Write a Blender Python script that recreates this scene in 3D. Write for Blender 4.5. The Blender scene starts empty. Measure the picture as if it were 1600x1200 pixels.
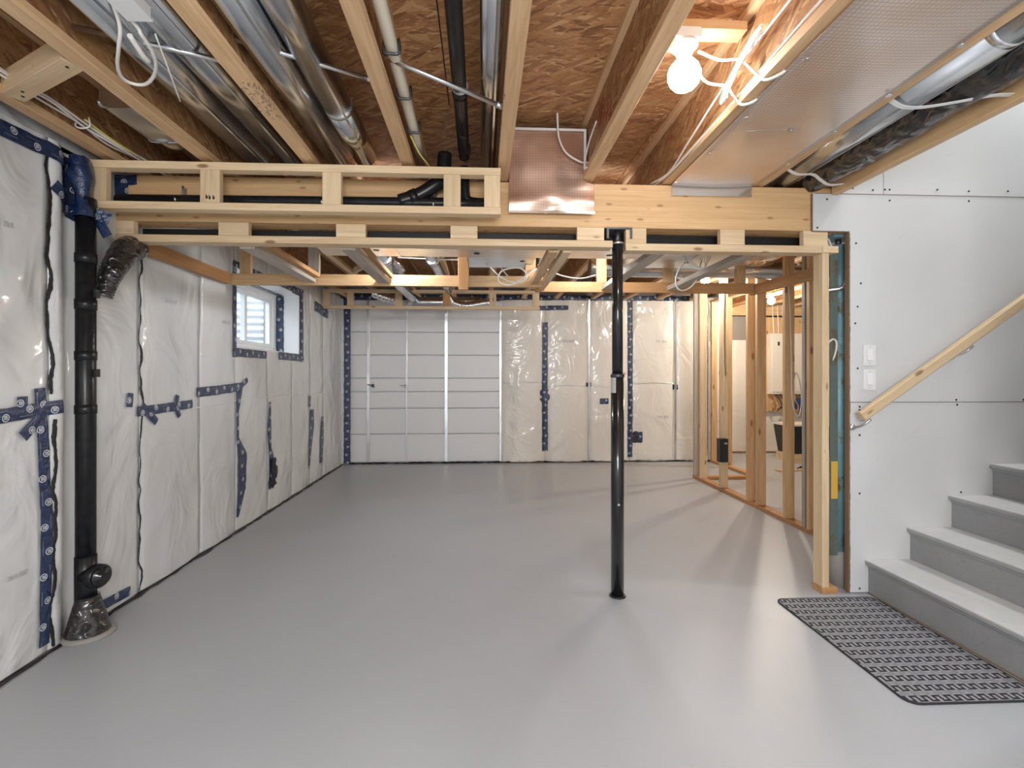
import bpy, math, random
from math import sin, cos, pi, radians, atan, hypot, exp, floor as fl
from mathutils import Vector, Matrix, noise
R = random.Random(7)
S = bpy.context.scene
COL = S.collection

# ------------------------------------------------------------------ camera, world, light, exposure
cam_d = bpy.data.cameras.new('camera'); cam = bpy.data.objects.new('camera', cam_d); COL.objects.link(cam)
cam_d.sensor_width = 36.0; cam_d.lens = 780/1600*36.0
cam_d.shift_x = 8/1600; cam_d.shift_y = -14/1600
cam_d.clip_start = 0.02
cam.location = (0, 0, 1.31); cam.rotation_euler = (pi/2, 0, -atan(.05))
S.camera = cam
S.view_settings.view_transform = 'Standard'; S.view_settings.look = 'None'
S.view_settings.gamma = 1; S.view_settings.use_curve_mapping = False
S.view_settings.exposure = 0.32
W = bpy.data.worlds.new('world'); S.world = W; W.use_nodes = True
bg = W.node_tree.nodes['Background']
bg.inputs[0].default_value = (0.80, 0.90, 1.0, 1); bg.inputs[1].default_value = 7.0

def lamp(name, kind, loc, energy, color, size=.06, rot=(0,0,0), size_y=None):
    l = bpy.data.lights.new(name, kind); l.energy = energy; l.color = color
    if kind == 'AREA':
        l.size = size
        if size_y: l.shape = 'RECTANGLE'; l.size_y = size_y
    else: l.shadow_soft_size = size
    o = bpy.data.objects.new(name, l); o.location = loc; o.rotation_euler = rot; COL.objects.link(o)
    return o
# upstairs hall light shining down the stairwell, and fill lamps added behind the camera
lamp('stairwell_light', 'AREA', (3.75, 2.38, 4.75), 36, (.97, .985, 1.0), .22)
lamp('rear_fill', 'AREA', (-0.2, -1.7, 2.36), 75, (.98, .985, 1.0), 2.2, (0,0,0), 1.2)  # unseen overhead lamp added as general fill
lamp('camera_fill', 'AREA', (0.25, -1.1, 1.75), 52, (.99, .99, 1.0), 1.1, (radians(88), 0, radians(-3)), .9)  # unseen soft lamp added to fill the view from behind the camera
BULB_NEAR, BULB_FAR, BULB_MID = 52.0, 760.0, 460.0     # radiance of the bare bulbs

# ------------------------------------------------------------------ helpers
def new_mesh(name, vs, fs, mat, parent=None, smooth=False, uvs=None):
    me = bpy.data.meshes.new(name); me.from_pydata([tuple(v) for v in vs], [], fs); me.update()
    if mat is not None:
        for m in (mat if isinstance(mat, (list, tuple)) else [mat]): me.materials.append(m)
    if smooth: me.polygons.foreach_set('use_smooth', [True]*len(me.polygons))
    if uvs:
        ul = me.uv_layers.new(name='UVMap')
        for li, l in enumerate(me.loops): ul.data[li].uv = uvs[l.vertex_index]
    o = bpy.data.objects.new(name, me); COL.objects.link(o)
    if parent is not None: o.parent = parent
    return o
def empty(name, loc=(0,0,0)):
    o = bpy.data.objects.new(name, None); o.empty_display_size = .1; o.location = loc; COL.objects.link(o); return o
def tag(o, label=None, cat=None, group=None, kind=None):
    if label: o['label'] = label
    if cat: o['category'] = cat
    if group: o['group'] = group
    if kind: o['kind'] = kind
    return o
def thing(name, label, cat, group=None, loc=(0,0,0)): return tag(empty(name, loc), label, cat, group)
def rel(o):          # keep world coordinates when the parent Empty stands elsewhere
    if o.parent is not None:
        o.location = Vector(o.location) - Vector(o.parent.location)
    return o
def lumber(name, a, b, w, h, mat, parent=None, up=(0,0,1), ch=.002):
    """a chamfered board from a to b; w across, h along up"""
    a, b = Vector(a), Vector(b); ax = (b-a); L = ax.length; ax.normalize()
    u = Vector(up); u = (u - ax*u.dot(ax)).normalized(); s = u.cross(ax)
    y, z = w/2, h/2; c = min(ch, w*.2, h*.2)
    pr = [(-y+c,-z),(y-c,-z),(y,-z+c),(y,z-c),(y-c,z),(-y+c,z),(-y,z-c),(-y,-z+c)]
    vs = [(-L/2,p[0],p[1]) for p in pr]+[(L/2,p[0],p[1]) for p in pr]
    fs = [tuple(range(7,-1,-1)), tuple(range(8,16))]+[(i,(i+1)%8,8+(i+1)%8,8+i) for i in range(8)]
    o = new_mesh(name, vs, fs, mat, parent)
    m = Matrix((ax, s, u)).transposed().to_4x4(); m.translation = (a+b)/2
    o.matrix_basis = m
    if parent is not None: rel(o)
    return o
def slab(name, x0, x1, y0, y1, z0, z1, mat, parent=None):
    lx, ly, lz = x1-x0, y1-y0, z1-z0
    if lx >= ly and lx >= lz: return lumber(name, (x0,(y0+y1)/2,(z0+z1)/2), (x1,(y0+y1)/2,(z0+z1)/2), ly, lz, mat, parent)
    if ly >= lz: return lumber(name, ((x0+x1)/2,y0,(z0+z1)/2), ((x0+x1)/2,y1,(z0+z1)/2), lx, lz, mat, parent)
    return lumber(name, ((x0+x1)/2,(y0+y1)/2,z0), ((x0+x1)/2,(y0+y1)/2,z1), lx, ly, mat, parent, up=(0,1,0))
def sub(o, part):      # hang a piece under a part (third level), keeping its place
    w = Matrix.Translation(part.parent.location if part.parent else (0,0,0)) @ part.matrix_basis
    o.parent = part; o.matrix_parent_inverse = w.inverted(); return o
def rects(name, qs, mat, parent=None):
    vs, fs = [], []
    for q in qs:
        n = len(vs); vs += q; fs.append(tuple(range(n, n+len(q))))
    return new_mesh(name, vs, fs, mat, parent)
def boxm(name, boxes, mat, parent=None):
    vs, fs = [], []
    for (x0,x1,y0,y1,z0,z1) in boxes:
        n = len(vs)
        vs += [(x0,y0,z0),(x1,y0,z0),(x1,y1,z0),(x0,y1,z0),(x0,y0,z1),(x1,y0,z1),(x1,y1,z1),(x0,y1,z1)]
        fs += [tuple(n+i for i in f) for f in ((3,2,1,0),(4,5,6,7),(0,1,5,4),(1,2,6,5),(2,3,7,6),(3,0,4,7))]
    o = new_mesh(name, vs, fs, mat, parent)
    if parent is not None: rel(o)
    return o
def catmull(P, n):
    P = [Vector(p) for p in P]
    if len(P) < 3 or n <= 1: return P
    Q = [2*P[0]-P[1]] + P + [2*P[-1]-P[-2]]; out = []
    for i in range(1, len(Q)-2):
        for k in range(n):
            t = k/n; p0,p1,p2,p3 = Q[i-1],Q[i],Q[i+1],Q[i+2]
            out.append(.5*((2*p1)+(p2-p0)*t+(2*p0-5*p1+4*p2-p3)*t*t+(3*p1-p0-3*p2+p3)*t**3))
    out.append(P[-1]); return out
def tube(name, P, r, mat, parent=None, seg=10, sm=6, cap=True, rad=None):
    """round tube along smoothed points; r a number, rad an optional function of the fraction along"""
    pts = catmull(P, sm); n = len(pts); vs = []; fs = []
    t = (pts[1]-pts[0]).normalized(); nrm = t.orthogonal().normalized()
    for i, p in enumerate(pts):
        t2 = (pts[min(i+1,n-1)]-pts[max(i-1,0)])
        t2 = t2.normalized() if t2.length > 1e-9 else t
        q = t.rotation_difference(t2); nrm = (q @ nrm); nrm = (nrm - t2*nrm.dot(t2)).normalized(); t = t2
        bn = t.cross(nrm); rr = rad(i/(n-1))*r if rad else r
        for k in range(seg):
            a = 2*pi*k/seg; vs.append(p+nrm*cos(a)*rr+bn*sin(a)*rr)
    for i in range(n-1):
        for k in range(seg):
            a, b = i*seg+k, i*seg+(k+1)%seg
            fs.append((a, b, b+seg, a+seg))
    if cap: fs.append(tuple(range(seg-1,-1,-1))); fs.append(tuple((n-1)*seg+k for k in range(seg)))
    o = new_mesh(name, vs, fs, mat, parent, smooth=True)
    if cap:
        for p in o.data.polygons[-2:]: p.use_smooth = False
    if parent is not None: rel(o)
    return o
def lathe(name, prof, mat, parent=None, origin=(0,0,0), axis=(0,0,1), seg=24):
    ax = Vector(axis).normalized(); u = ax.orthogonal().normalized(); v = ax.cross(u); O = Vector(origin)
    vs = []; fs = []
    for (r, z) in prof:
        for k in range(seg):
            a = 2*pi*k/seg; vs.append(O+ax*z+(u*cos(a)+v*sin(a))*max(r,1e-4))
    for i in range(len(prof)-1):
        for k in range(seg):
            a, b = i*seg+k, i*seg+(k+1)%seg; fs.append((a,b,b+seg,a+seg))
    fs.append(tuple(range(seg-1,-1,-1))); fs.append(tuple((len(prof)-1)*seg+k for k in range(seg)))
    o = new_mesh(name, vs, fs, mat, parent, smooth=True)
    for p in o.data.polygons: 
        if len(p.vertices) > 4: p.use_smooth = False
    if parent is not None: rel(o)
    return o

# ------------------------------------------------------------------ materials
class NT:
    def __init__(s, name, rough=.5, metal=0., base=(.5,.5,.5), **kw):
        s.m = bpy.data.materials.new(name); s.m.use_nodes = True; s.t = s.m.node_tree
        s.b = s.t.nodes['Principled BSDF']
        s.set(**{'Roughness': rough, 'Metallic': metal, 'Base Color': (*base, 1)}); s.set(**kw)
    def set(s, **kw):
        for k, v in kw.items(): s.b.inputs[k.replace('_',' ')].default_value = v
    def n(s, typ, **kw):
        nd = s.t.nodes.new(typ)
        for k, v in kw.items():
            if isinstance(k, str) and k.startswith('i'):
                key = k[1:]
                key = int(key) if key.isdigit() else key.replace('_',' ')
                nd.inputs[key].default_value = v
            else: setattr(nd, k, v)
        return nd
    def l(s, a, b): s.t.links.new(a, b)
    def math(s, op, a, b=None, c=None):
        nd = s.n('ShaderNodeMath', operation=op)
        for i, x in enumerate((a, b, c)):
            if x is None: continue
            if isinstance(x, (int, float)): nd.inputs[i].default_value = x
            else: s.l(x, nd.inputs[i])
        return nd.outputs[0]
    def coords(s, scale=(1,1,1), kind='Object', rnd=False, rot=(0,0,0)):
        tc = s.n('ShaderNodeTexCoord'); mp = s.n('ShaderNodeMapping'); mp.inputs['Scale'].default_value = scale
        if any(rot):      # turn first, then stretch
            m0 = s.n('ShaderNodeMapping'); m0.inputs['Rotation'].default_value = rot; s.l(tc.outputs[kind], m0.inputs[0]); s.l(m0.outputs[0], mp.inputs[0])
        else: s.l(tc.outputs[kind], mp.inputs[0])
        out = mp.outputs[0]
        if rnd:
            oi = s.n('ShaderNodeObjectInfo'); ad = s.n('ShaderNodeVectorMath', operation='ADD'); mu = s.math('MULTIPLY', oi.outputs['Random'], 57.0)
            cb = s.n('ShaderNodeCombineXYZ'); s.l(mu, cb.inputs[0]); s.l(mu, cb.inputs[1]); s.l(mu, cb.inputs[2])
            s.l(out, ad.inputs[0]); s.l(cb.outputs[0], ad.inputs[1]); out = ad.outputs[0]
        return out
    def noise(s, vec, scale, detail=4, rough=.5, dist=0):
        nd = s.n('ShaderNodeTexNoise'); s.l(vec, nd.inputs['Vector'])
        nd.inputs['Scale'].default_value = scale; nd.inputs['Detail'].default_value = detail
        nd.inputs['Roughness'].default_value = rough; nd.inputs['Distortion'].default_value = dist
        return nd.outputs['Fac']
    def ramp(s, fac, stops, interp='LINEAR'):
        nd = s.n('ShaderNodeValToRGB'); e = nd.color_ramp; e.interpolation = interp
        while len(e.elements) < len(stops): e.elements.new(.5)
        for el, (p, c) in zip(e.elements, stops):
            el.position = p; el.color = (*c, 1) if len(c) == 3 else c
        s.l(fac, nd.inputs[0]); return nd.outputs[0]
    def mix(s, fac, a, b, mode='MIX'):
        nd = s.n('ShaderNodeMix', data_type='RGBA', blend_type=mode)
        for x, i in ((fac, 0), (a, 6), (b, 7)):
            if isinstance(x, (int, float)): nd.inputs[i].default_value = x
            elif isinstance(x, tuple): nd.inputs[i].default_value = (*x, 1)
            else: s.l(x, nd.inputs[i])
        return nd.outputs[2]
    def col(s, c): s.l(c, s.b.inputs['Base Color'])
    def bump(s, h, strength=.3, dist=.01):
        nd = s.n('ShaderNodeBump'); nd.inputs['Strength'].default_value = strength; nd.inputs['Distance'].default_value = dist
        s.l(h, nd.inputs['Height']); s.l(nd.outputs[0], s.b.inputs['Normal']); s.l(nd.outputs[0], s.b.inputs['Coat Normal'])
    def rgh(s, x, lo, hi):
        mr = s.n('ShaderNodeMapRange'); s.l(x, mr.inputs[0]); mr.inputs[3].default_value = lo; mr.inputs[4].default_value = hi
        s.l(mr.outputs[0], s.b.inputs['Roughness'])

def wood(name, c_lo, c_hi, rough=.6, knots=.10, layers=0, stamps=False, ks=(5,14,14)):
    m = NT(name, rough)
    v = m.coords((1.0, 14, 14), rnd=True)
    g = m.noise(v, 2.2, 5, .6, .6)
    v2 = m.coords((1.5, 60, 60), rnd=True); fine = m.noise(v2, 3.0, 3)
    c = m.ramp(g, [(.28, c_lo), (.5, tuple((a+b)/2 for a, b in zip(c_lo, c_hi))), (.72, c_hi)])
    c = m.mix(.18, c, m.ramp(fine, [(.3, tuple(x*.6 for x in c_lo)), (.7, c_hi)]))
    oi = m.n('ShaderNodeObjectInfo')
    c = m.mix(1.0, c, m.ramp(oi.outputs['Random'], [(0, (.86,.83,.79)), (1, (1.05,1.04,1.02))]), 'MULTIPLY')
    kv = m.coords(ks, rnd=True)
    vo = m.n('ShaderNodeTexVoronoi'); m.l(kv, vo.inputs['Vector']); vo.inputs['Scale'].default_value = 1.0
    sep = m.n('ShaderNodeSeparateColor'); m.l(vo.outputs['Color'], sep.inputs[0])
    th = m.math('MULTIPLY', m.math('GREATER_THAN', sep.outputs[0], .55), knots)
    k = m.math('SUBTRACT', 1.0, m.math('MINIMUM', 1.0, m.math('DIVIDE', vo.outputs['Distance'], m.math('MAXIMUM', th, .0001))))
    k = m.math('MINIMUM', 1.0, m.math('MULTIPLY', k, 2.2))
    c = m.mix(m.math("MULTIPLY", k, .8), c, (.22,.10,.04))
    if layers:
        tc = m.n('ShaderNodeTexCoord'); sx = m.n('ShaderNodeSeparateXYZ'); m.l(tc.outputs['Object'], sx.inputs[0])
        st = m.math('FRACT', m.math('MULTIPLY', sx.outputs[2], layers))
        c = m.mix(m.math('MULTIPLY', m.math('LESS_THAN', st, .07), .35), c, (.32,.17,.07))
        st2 = m.math('FLOOR', m.math('MULTIPLY', sx.outputs[2], layers))
        c = m.mix(.2, c, m.ramp(m.math('FRACT', m.math('MULTIPLY', st2, .37)), [(0, c_lo), (1, c_hi)]))
    if stamps:      # smudged grade stamps printed along the flange
        a = m.noise(m.coords((1.6,3,3), rnd=True), 1.0, 0); b = m.noise(m.coords((55,75,75), rnd=True), 1.0, 1)
        k2 = m.math('MULTIPLY', m.math('GREATER_THAN', a, .71), m.math('GREATER_THAN', b, .56)); c = m.mix(m.math('MULTIPLY', k2, .6), c, (.10,.08,.09))
    m.col(c); m.bump(fine, .12, .004); return m.m
M = {}
M['pine'] = wood('fresh_pine', (.70,.50,.29), (.90,.73,.50), knots=.19)
M['spruce'] = wood('spruce_stud', (.57,.34,.16), (.80,.57,.33), knots=.24)
M['chord'] = wood('joist_flange', (.60,.36,.18), (.86,.61,.37), knots=.05, stamps=True)
M['lam'] = wood('laminated_beam', (.64,.39,.18), (.84,.58,.32), knots=.24, layers=32, ks=(9,24,24))
M['plate'] = wood('bottom_plate', (.46,.22,.08), (.64,.36,.16))
M['greywood'] = wood('weathered_lumber', (.36,.31,.26), (.56,.50,.43))

def osb(name, tint=(1,1,1), dark=0.):
    m = NT(name, .55)
    cols = [(0,(.15,.06,.025)),(.15,(.30,.14,.06)),(.4,(.44,.24,.11)),(.65,(.52,.32,.155)),(.82,(.24,.09,.045)),(.9,(.60,.41,.22)),(1,(.66,.47,.27))]
    outs = []
    for i, (sc, rot) in enumerate((((17,95,60),.12),((16,88,60),-.38),((19,100,60),.62))):
        v = m.coords(sc, rnd=True, rot=(0,0,rot))
        nv = m.n('ShaderNodeTexNoise'); m.l(v, nv.inputs['Vector']); nv.inputs['Scale'].default_value = .35
        sc_ = m.n('ShaderNodeVectorMath', operation='SCALE'); sc_.inputs[3].default_value = .5; m.l(nv.outputs['Color'], sc_.inputs[0])
        ad = m.n('ShaderNodeVectorMath', operation='ADD'); m.l(v, ad.inputs[0]); m.l(sc_.outputs[0], ad.inputs[1])
        vo = m.n('ShaderNodeTexVoronoi'); m.l(ad.outputs[0], vo.inputs['Vector']); vo.inputs['Scale'].default_value = .55
        sep = m.n('ShaderNodeSeparateColor'); m.l(vo.outputs['Color'], sep.inputs[0]); outs.append((m.ramp(sep.outputs[0], cols), sep.outputs[1]))
    pick = m.noise(m.coords((10,26,26), rnd=True), 1.0, 2)
    c = m.mix(m.math('GREATER_THAN', pick, .5), outs[0][0], outs[1][0])
    c = m.mix(m.math('GREATER_THAN', outs[2][1], .60), c, outs[2][0])
    gr = m.noise(m.coords((60,260,200), rnd=True), 1.0, 2)
    c = m.mix(.25, c, m.ramp(gr, [(.3,(.25,.12,.05)),(.7,(.66,.46,.26))]))
    c = m.mix(1.0, c, tint, 'MULTIPLY')
    m.col(c); m.bump(outs[0][1], .25, .002); return m.m
M['osb'] = osb('osb_subfloor', (1.25,1.12,1.0)); M['web'] = osb('osb_web', (.86,.78,.68))

def poly_film(name, tint=(.74,.74,.73), bumpk=.75):
    m = NT(name, .42); m.set(Coat_Weight=.8, Coat_Roughness=.10, Coat_IOR=1.5)
    big = m.noise(m.coords((1,1,.8)), 2.6, 3, .5, 1.2)
    v2 = m.coords((1,1,.45), rot=(.5,.0,.3)); cr = m.n('ShaderNodeTexNoise', noise_type='RIDGED_MULTIFRACTAL')
    m.l(v2, cr.inputs['Vector']); cr.inputs['Scale'].default_value = 2.3; cr.inputs['Detail'].default_value = 4; cr.inputs['Distortion'].default_value = .8
    v3 = m.coords((1,1,.3), rot=(-.6,.0,.3)); c3 = m.n('ShaderNodeTexNoise', noise_type='RIDGED_MULTIFRACTAL'); m.l(v3, c3.inputs['Vector']); c3.inputs['Scale'].default_value = 4.5; c3.inputs['Detail'].default_value = 2
    blot = m.noise(m.coords((1,1,1)), 1.1, 4)
    m.col(m.ramp(blot, [(.3, tuple(x*.93 for x in tint)), (.7, tuple(min(1,x*1.05) for x in tint))]))
    mask = m.noise(m.coords((1,1,1)), .9, 1); mk = m.math('MULTIPLY', m.math('ADD', .10, m.math('MAXIMUM', m.math('SUBTRACT', mask, .38), 0.0)), 2.8)
    h = m.math('ADD', m.math('MULTIPLY', big, .55), m.math('MULTIPLY', m.math('ADD', m.math('MULTIPLY', cr.outputs['Fac'], .48), m.math('MULTIPLY', c3.outputs['Fac'], .26)), mk))
    m.bump(h, bumpk, .078); return m.m
M['poly'] = poly_film('vapour_barrier_film', (.72,.735,.74)); M['poly_lit'] = poly_film('vapour_barrier_film_lit', (.86,.83,.77))  # second film carries warm bulb light in its lighter tint
M['foam'] = NT('insulation_board', .45, base=(.86,.875,.90)).m
def simple(key, name, base, rough=.5, metal=0, **kw):
    M[key] = NT(name, rough, metal, base, **kw).m; return M[key]
simple('black', 'black_sealant', (.012,.012,.013), .5)
def abs_mat():
    m = NT('black_abs', .3, base=(.008,.009,.011)); m.set(Specular_IOR_Level=.4)
    nz = m.noise(m.coords((1,1,1), rnd=True), 30, 4); m.col(m.ramp(nz, [(.4,(.006,.007,.009)),(.8,(.02,.02,.022))])); return m.m
M['abs'] = abs_mat()
def tape_mat():
    m = NT('blue_sheathing_tape', .3, base=(.012,.035,.12)); m.set(Coat_Weight=.5, Coat_Roughness=.15)
    uv = m.n('ShaderNodeUVMap'); sp = m.n('ShaderNodeSeparateXYZ'); m.l(uv.outputs[0], sp.inputs[0])
    u, v = sp.outputs[0], sp.outputs[1]
    p = .115; cell = m.math('FLOOR', m.math('DIVIDE', u, p)); fu = m.math('SUBTRACT', m.math('SUBTRACT', u, m.math('MULTIPLY', cell, p)), p/2)
    odd = m.math('SUBTRACT', m.math('MULTIPLY', m.math('MODULO', m.math('ABSOLUTE', cell), 2.0), .022), .011)
    fv = m.math('SUBTRACT', v, odd)
    r = m.math('SQRT', m.math('ADD', m.math('MULTIPLY', fu, fu), m.math('MULTIPLY', fv, fv)))
    disc = m.math('LESS_THAN', r, .0165); inner = m.math('LESS_THAN', r, .0135); 
    core = m.math('MULTIPLY', m.math('LESS_THAN', m.math('ABSOLUTE', fu), .0085), m.math('LESS_THAN', m.math('ABSOLUTE', fv), .009))
    bars = m.math('GREATER_THAN', m.math('SINE', m.math('MULTIPLY', fv, 1050.0)), -.1)
    ring = m.math('SUBTRACT', disc, m.math('MULTIPLY', inner, m.math('SUBTRACT', 1.0, m.math('MULTIPLY', core, bars))))
    # thin line of print along the strip on the other half
    ln = m.math('MULTIPLY', m.math('LESS_THAN', m.math('ABSOLUTE', m.math('ADD', v, m.math('MULTIPLY', odd, 1.5))), .0012), m.math('GREATER_THAN', m.math('SINE', m.math('MULTIPLY', u, 54.0)), -.2))
    wr = m.noise(m.coords((1,1,1)), 30, 4, .6)
    c = m.ramp(wr, [(.35,(.006,.018,.062)),(.7,(.015,.045,.13))])
    c = m.mix(m.math('MULTIPLY', ln, .35), c, (.5,.58,.68))
    c = m.mix(ring, c, (.78,.82,.85)); m.col(c); m.bump(wr, .9, .010); return m.m
M['tape'] = tape_mat()
def galv(name, base=(.62,.65,.68), r0=.12, r1=.3, bumpk=.03):
    m = NT(name, .25, 1.0, base); v = m.coords((1,1,1), rnd=True); nz = m.noise(v, 9, 3); m.rgh(nz, r0, r1)
    m.col(m.ramp(m.noise(v, 3.5, 2), [(.3, tuple(x*.85 for x in base)), (.7, tuple(min(1,x*1.15) for x in base))]))
    m.bump(m.noise(v, 2.5, 1), bumpk, .03); return m.m
M['galv'] = galv('galvanised_steel'); M['sheet'] = galv('galvanised_sheet', (.68,.71,.74), .22, .42, .05)
M['stud_metal'] = galv('metal_channel', (.74,.77,.80), .3, .4)
def foil_mat(axes=(0,1)):
    m = NT('foil_bubble_wrap', .30, .82, (.76,.66,.58))
    tc = m.n('ShaderNodeTexCoord'); sp = m.n('ShaderNodeSeparateXYZ'); m.l(tc.outputs['Object'], sp.inputs[0])
    g = None
    for i in axes:
        f = m.math('FRACT', m.math('MULTIPLY', sp.outputs[i], 62.0)); ln = m.math('LESS_THAN', f, .16)
        g = ln if g is None else m.math('MAXIMUM', g, ln)
    nz = m.noise(m.coords((1,1,1)), 2.6, 3)
    c = m.ramp(nz, [(.3,(.76,.62,.53)),(.55,(.86,.76,.69)),(.75,(.90,.86,.82))] if axes == (0,1) else [(.3,(.62,.38,.28)),(.55,(.74,.52,.41)),(.75,(.80,.66,.56))])
    c = m.mix(m.math('MULTIPLY', g, .5), c, (.40,.29,.24))
    # scattered red-brown printed marks
    vo = m.n('ShaderNodeTexVoronoi'); m.l(m.coords((9,9,9)), vo.inputs['Vector']); vo.inputs['Scale'].default_value = 1; vo.inputs['Randomness'].default_value = .35
    d = vo.outputs['Distance']; c = m.mix(m.math('MULTIPLY', m.math('MULTIPLY', m.math('LESS_THAN', d, .11), m.math('GREATER_THAN', d, .06)), .7), c, (.42,.14,.09))
    m.col(c); m.bump(m.math('ADD', m.math('MULTIPLY', g, .1), m.noise(m.coords((1,1,1)), 5, 2)), .25, .02); return m.m
M['foil'] = foil_mat()
simple('crinkle', 'crinkled_foil', (.82,.83,.84), .18, 1.0)
def drywall():
    m = NT('primed_drywall', .62, base=(.72,.73,.74)); nz = m.noise(m.coords((1,1,1)), 1.6, 4)
    c = m.ramp(nz, [(.3,(.65,.655,.66)),(.7,(.71,.715,.72))])
    sc = m.noise(m.coords((6,1,30), rot=(0,.5,0)), 1.2, 2); c = m.mix(m.math('MULTIPLY', m.math('GREATER_THAN', sc, .74), .25), c, (.5,.5,.5))
    m.col(c); m.bump(m.noise(m.coords((1,1,1)), 120, 2), .05, .002); return m.m
M['drywall'] = drywall()
simple('rawedge', 'raw_drywall_edge', (.24,.16,.10), .9)
simple('screw', 'screw_head', (.05,.05,.055), .5, .6)
def floor_mat():
    m = NT('grey_painted_concrete', .3, base=(.4,.4,.41)); m.set(Specular_IOR_Level=.5)
    nz = m.noise(m.coords((1,1,1)), .7, 5, .55); c = m.ramp(nz, [(.3,(.42,.438,.462)),(.7,(.46,.476,.50))])
    sp = m.noise(m.coords((1,1,1)), 45, 2); c = m.mix(m.math('MULTIPLY', m.math('GREATER_THAN', sp, .86), .4), c, (.22,.22,.23))
    sm = m.noise(m.coords((.8,2.4,1), rot=(0,0,.4)), 2.0, 6, .65, .8); c = m.mix(m.math('MULTIPLY', m.math('MAXIMUM', m.math('SUBTRACT', sm, .5), 0.0), .35), c, (.60,.60,.61))
    m.col(c); m.rgh(sm, .32, .46); m.bump(m.noise(m.coords((1,1,1)), 1.2, 2), .05, .02); return m.m
M['floor'] = floor_mat()
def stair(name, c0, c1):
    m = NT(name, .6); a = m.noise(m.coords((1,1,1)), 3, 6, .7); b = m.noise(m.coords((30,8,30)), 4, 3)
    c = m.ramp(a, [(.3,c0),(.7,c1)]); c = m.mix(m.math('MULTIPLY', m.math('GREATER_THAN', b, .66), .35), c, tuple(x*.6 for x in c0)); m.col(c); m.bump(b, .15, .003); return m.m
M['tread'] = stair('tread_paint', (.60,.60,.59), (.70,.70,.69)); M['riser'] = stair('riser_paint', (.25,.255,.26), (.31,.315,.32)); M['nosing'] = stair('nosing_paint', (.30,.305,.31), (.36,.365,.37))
def rug_mat():
    m = NT('rug_weave', .9)
    tc = m.n('ShaderNodeTexCoord'); sp = m.n('ShaderNodeSeparateXYZ'); m.l(tc.outputs['Object'], sp.inputs[0]); x, y = sp.outputs[0], sp.outputs[1]
    p, q, A = .048, .067, .0145
    row = m.math('FLOOR', m.math('DIVIDE', y, q)); v = m.math('SUBTRACT', m.math('SUBTRACT', y, m.math('MULTIPLY', row, q)), q/2)
    sh = m.math('ADD', x, m.math('MULTIPLY', row, .018)); s_ = m.math('SINE', m.math('MULTIPLY', sh, 2*pi/p)); w = .0054
    xh = m.math('MULTIPLY', m.math('ABSOLUTE', m.math('SUBTRACT', m.math('FRACT', m.math('ADD', m.math('MULTIPLY', sh, 2/p), .5)), .5)), p/2)
    av = m.math('ABSOLUTE', v)
    hor = m.math('MULTIPLY', m.math('LESS_THAN', m.math('ABSOLUTE', m.math('SUBTRACT', av, A)), w), m.math('GREATER_THAN', m.math('MULTIPLY', v, s_), 0.0))
    ver = m.math('MULTIPLY', m.math('LESS_THAN', xh, w), m.math('LESS_THAN', av, A+w))
    line = m.math('MAXIMUM', hor, ver)
    v2 = m.math('SUBTRACT', v, m.math('MULTIPLY', s_, .006))
    st = m.math('MULTIPLY', m.math('GREATER_THAN', m.math('ABSOLUTE', v2), .024), m.math('GREATER_THAN', m.math('SINE', m.math('MULTIPLY', m.math('ADD', y, m.math('MULTIPLY', x, .35)), 520.0)), .0))
    nz = m.noise(m.coords((1,1,1)), 260, 2)
    base = m.ramp(nz, [(.35,(.25,.25,.265)),(.65,(.42,.42,.44))])
    c = m.mix(m.math('MULTIPLY', st, .7), base, (.10,.10,.11)); c = m.mix(line, c, (.02,.02,.024))
    m.col(c); m.bump(m.math('SUBTRACT', nz, line), .5, .004); return m.m
M['rug'] = rug_mat(); simple('rugedge', 'rug_binding', (.03,.03,.034), .9)
def olive():
    m = NT('rusted_primer', .7, 0); a = m.noise(m.coords((1,1,.5)), 11, 6, .7)
    m.col(m.ramp(a, [(0,(.09,.13,.12)),(.5,(.13,.17,.15)),(.6,(.13,.09,.05)),(.75,(.20,.07,.03))])); return m.m
M['olive'] = olive()
simple('paint_black', 'black_painted_steel', (.012,.013,.015), .22, .2, Coat_Weight=.5)
def teal():
    m = NT('teal_primer', .45, .1); a = m.noise(m.coords((1,1,.6)), 9, 6, .65)
    m.col(m.ramp(a, [(.0,(.12,.25,.30)),(.54,(.19,.36,.42)),(.63,(.15,.12,.08)),(.72,(.14,.06,.025)),(1,(.20,.18,.14))])); return m.m
M['teal'] = teal()
simple('white', 'white_plastic', (.82,.82,.81), .35); simple('cable', 'white_cable_jacket', (.78,.76,.71), .42)
simple('yellow_cable', 'yellow_cable_jacket', (.70,.60,.16), .45)
simple('cream', 'cream_pvc', (.74,.68,.55), .35)
simple('vinyl', 'white_vinyl', (.86,.87,.88), .3)
simple('steel', 'bright_steel', (.66,.67,.69), .3, 1.0); simple('darksteel', 'dark_steel', (.10,.10,.11), .4, .8)
simple('label', 'paper_label', (.45,.45,.43), .6); simple('yellow_label', 'yellow_label', (.75,.46,.08), .6)
simple('concrete', 'bare_concrete', (.33,.31,.29), .85)
simple('panel', 'cream_panel_cover', (.80,.76,.69), .4)
simple('well', 'galvanised_window_well', (.80,.82,.85), .5, .1)
simple('plaster', 'white_plaster', (.72,.72,.71), .8); simple('redmark', 'red_marker', (.45,.06,.05), .7); simple('greyink', 'grey_film_print', (.52,.52,.52), .6); simple('ink', 'black_ink', (.03,.03,.03), .7)
simple('bin', 'black_plastic_bin', (.02,.02,.022), .35); simple('bluebox', 'blue_plastic', (.02,.07,.30), .4)
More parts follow.
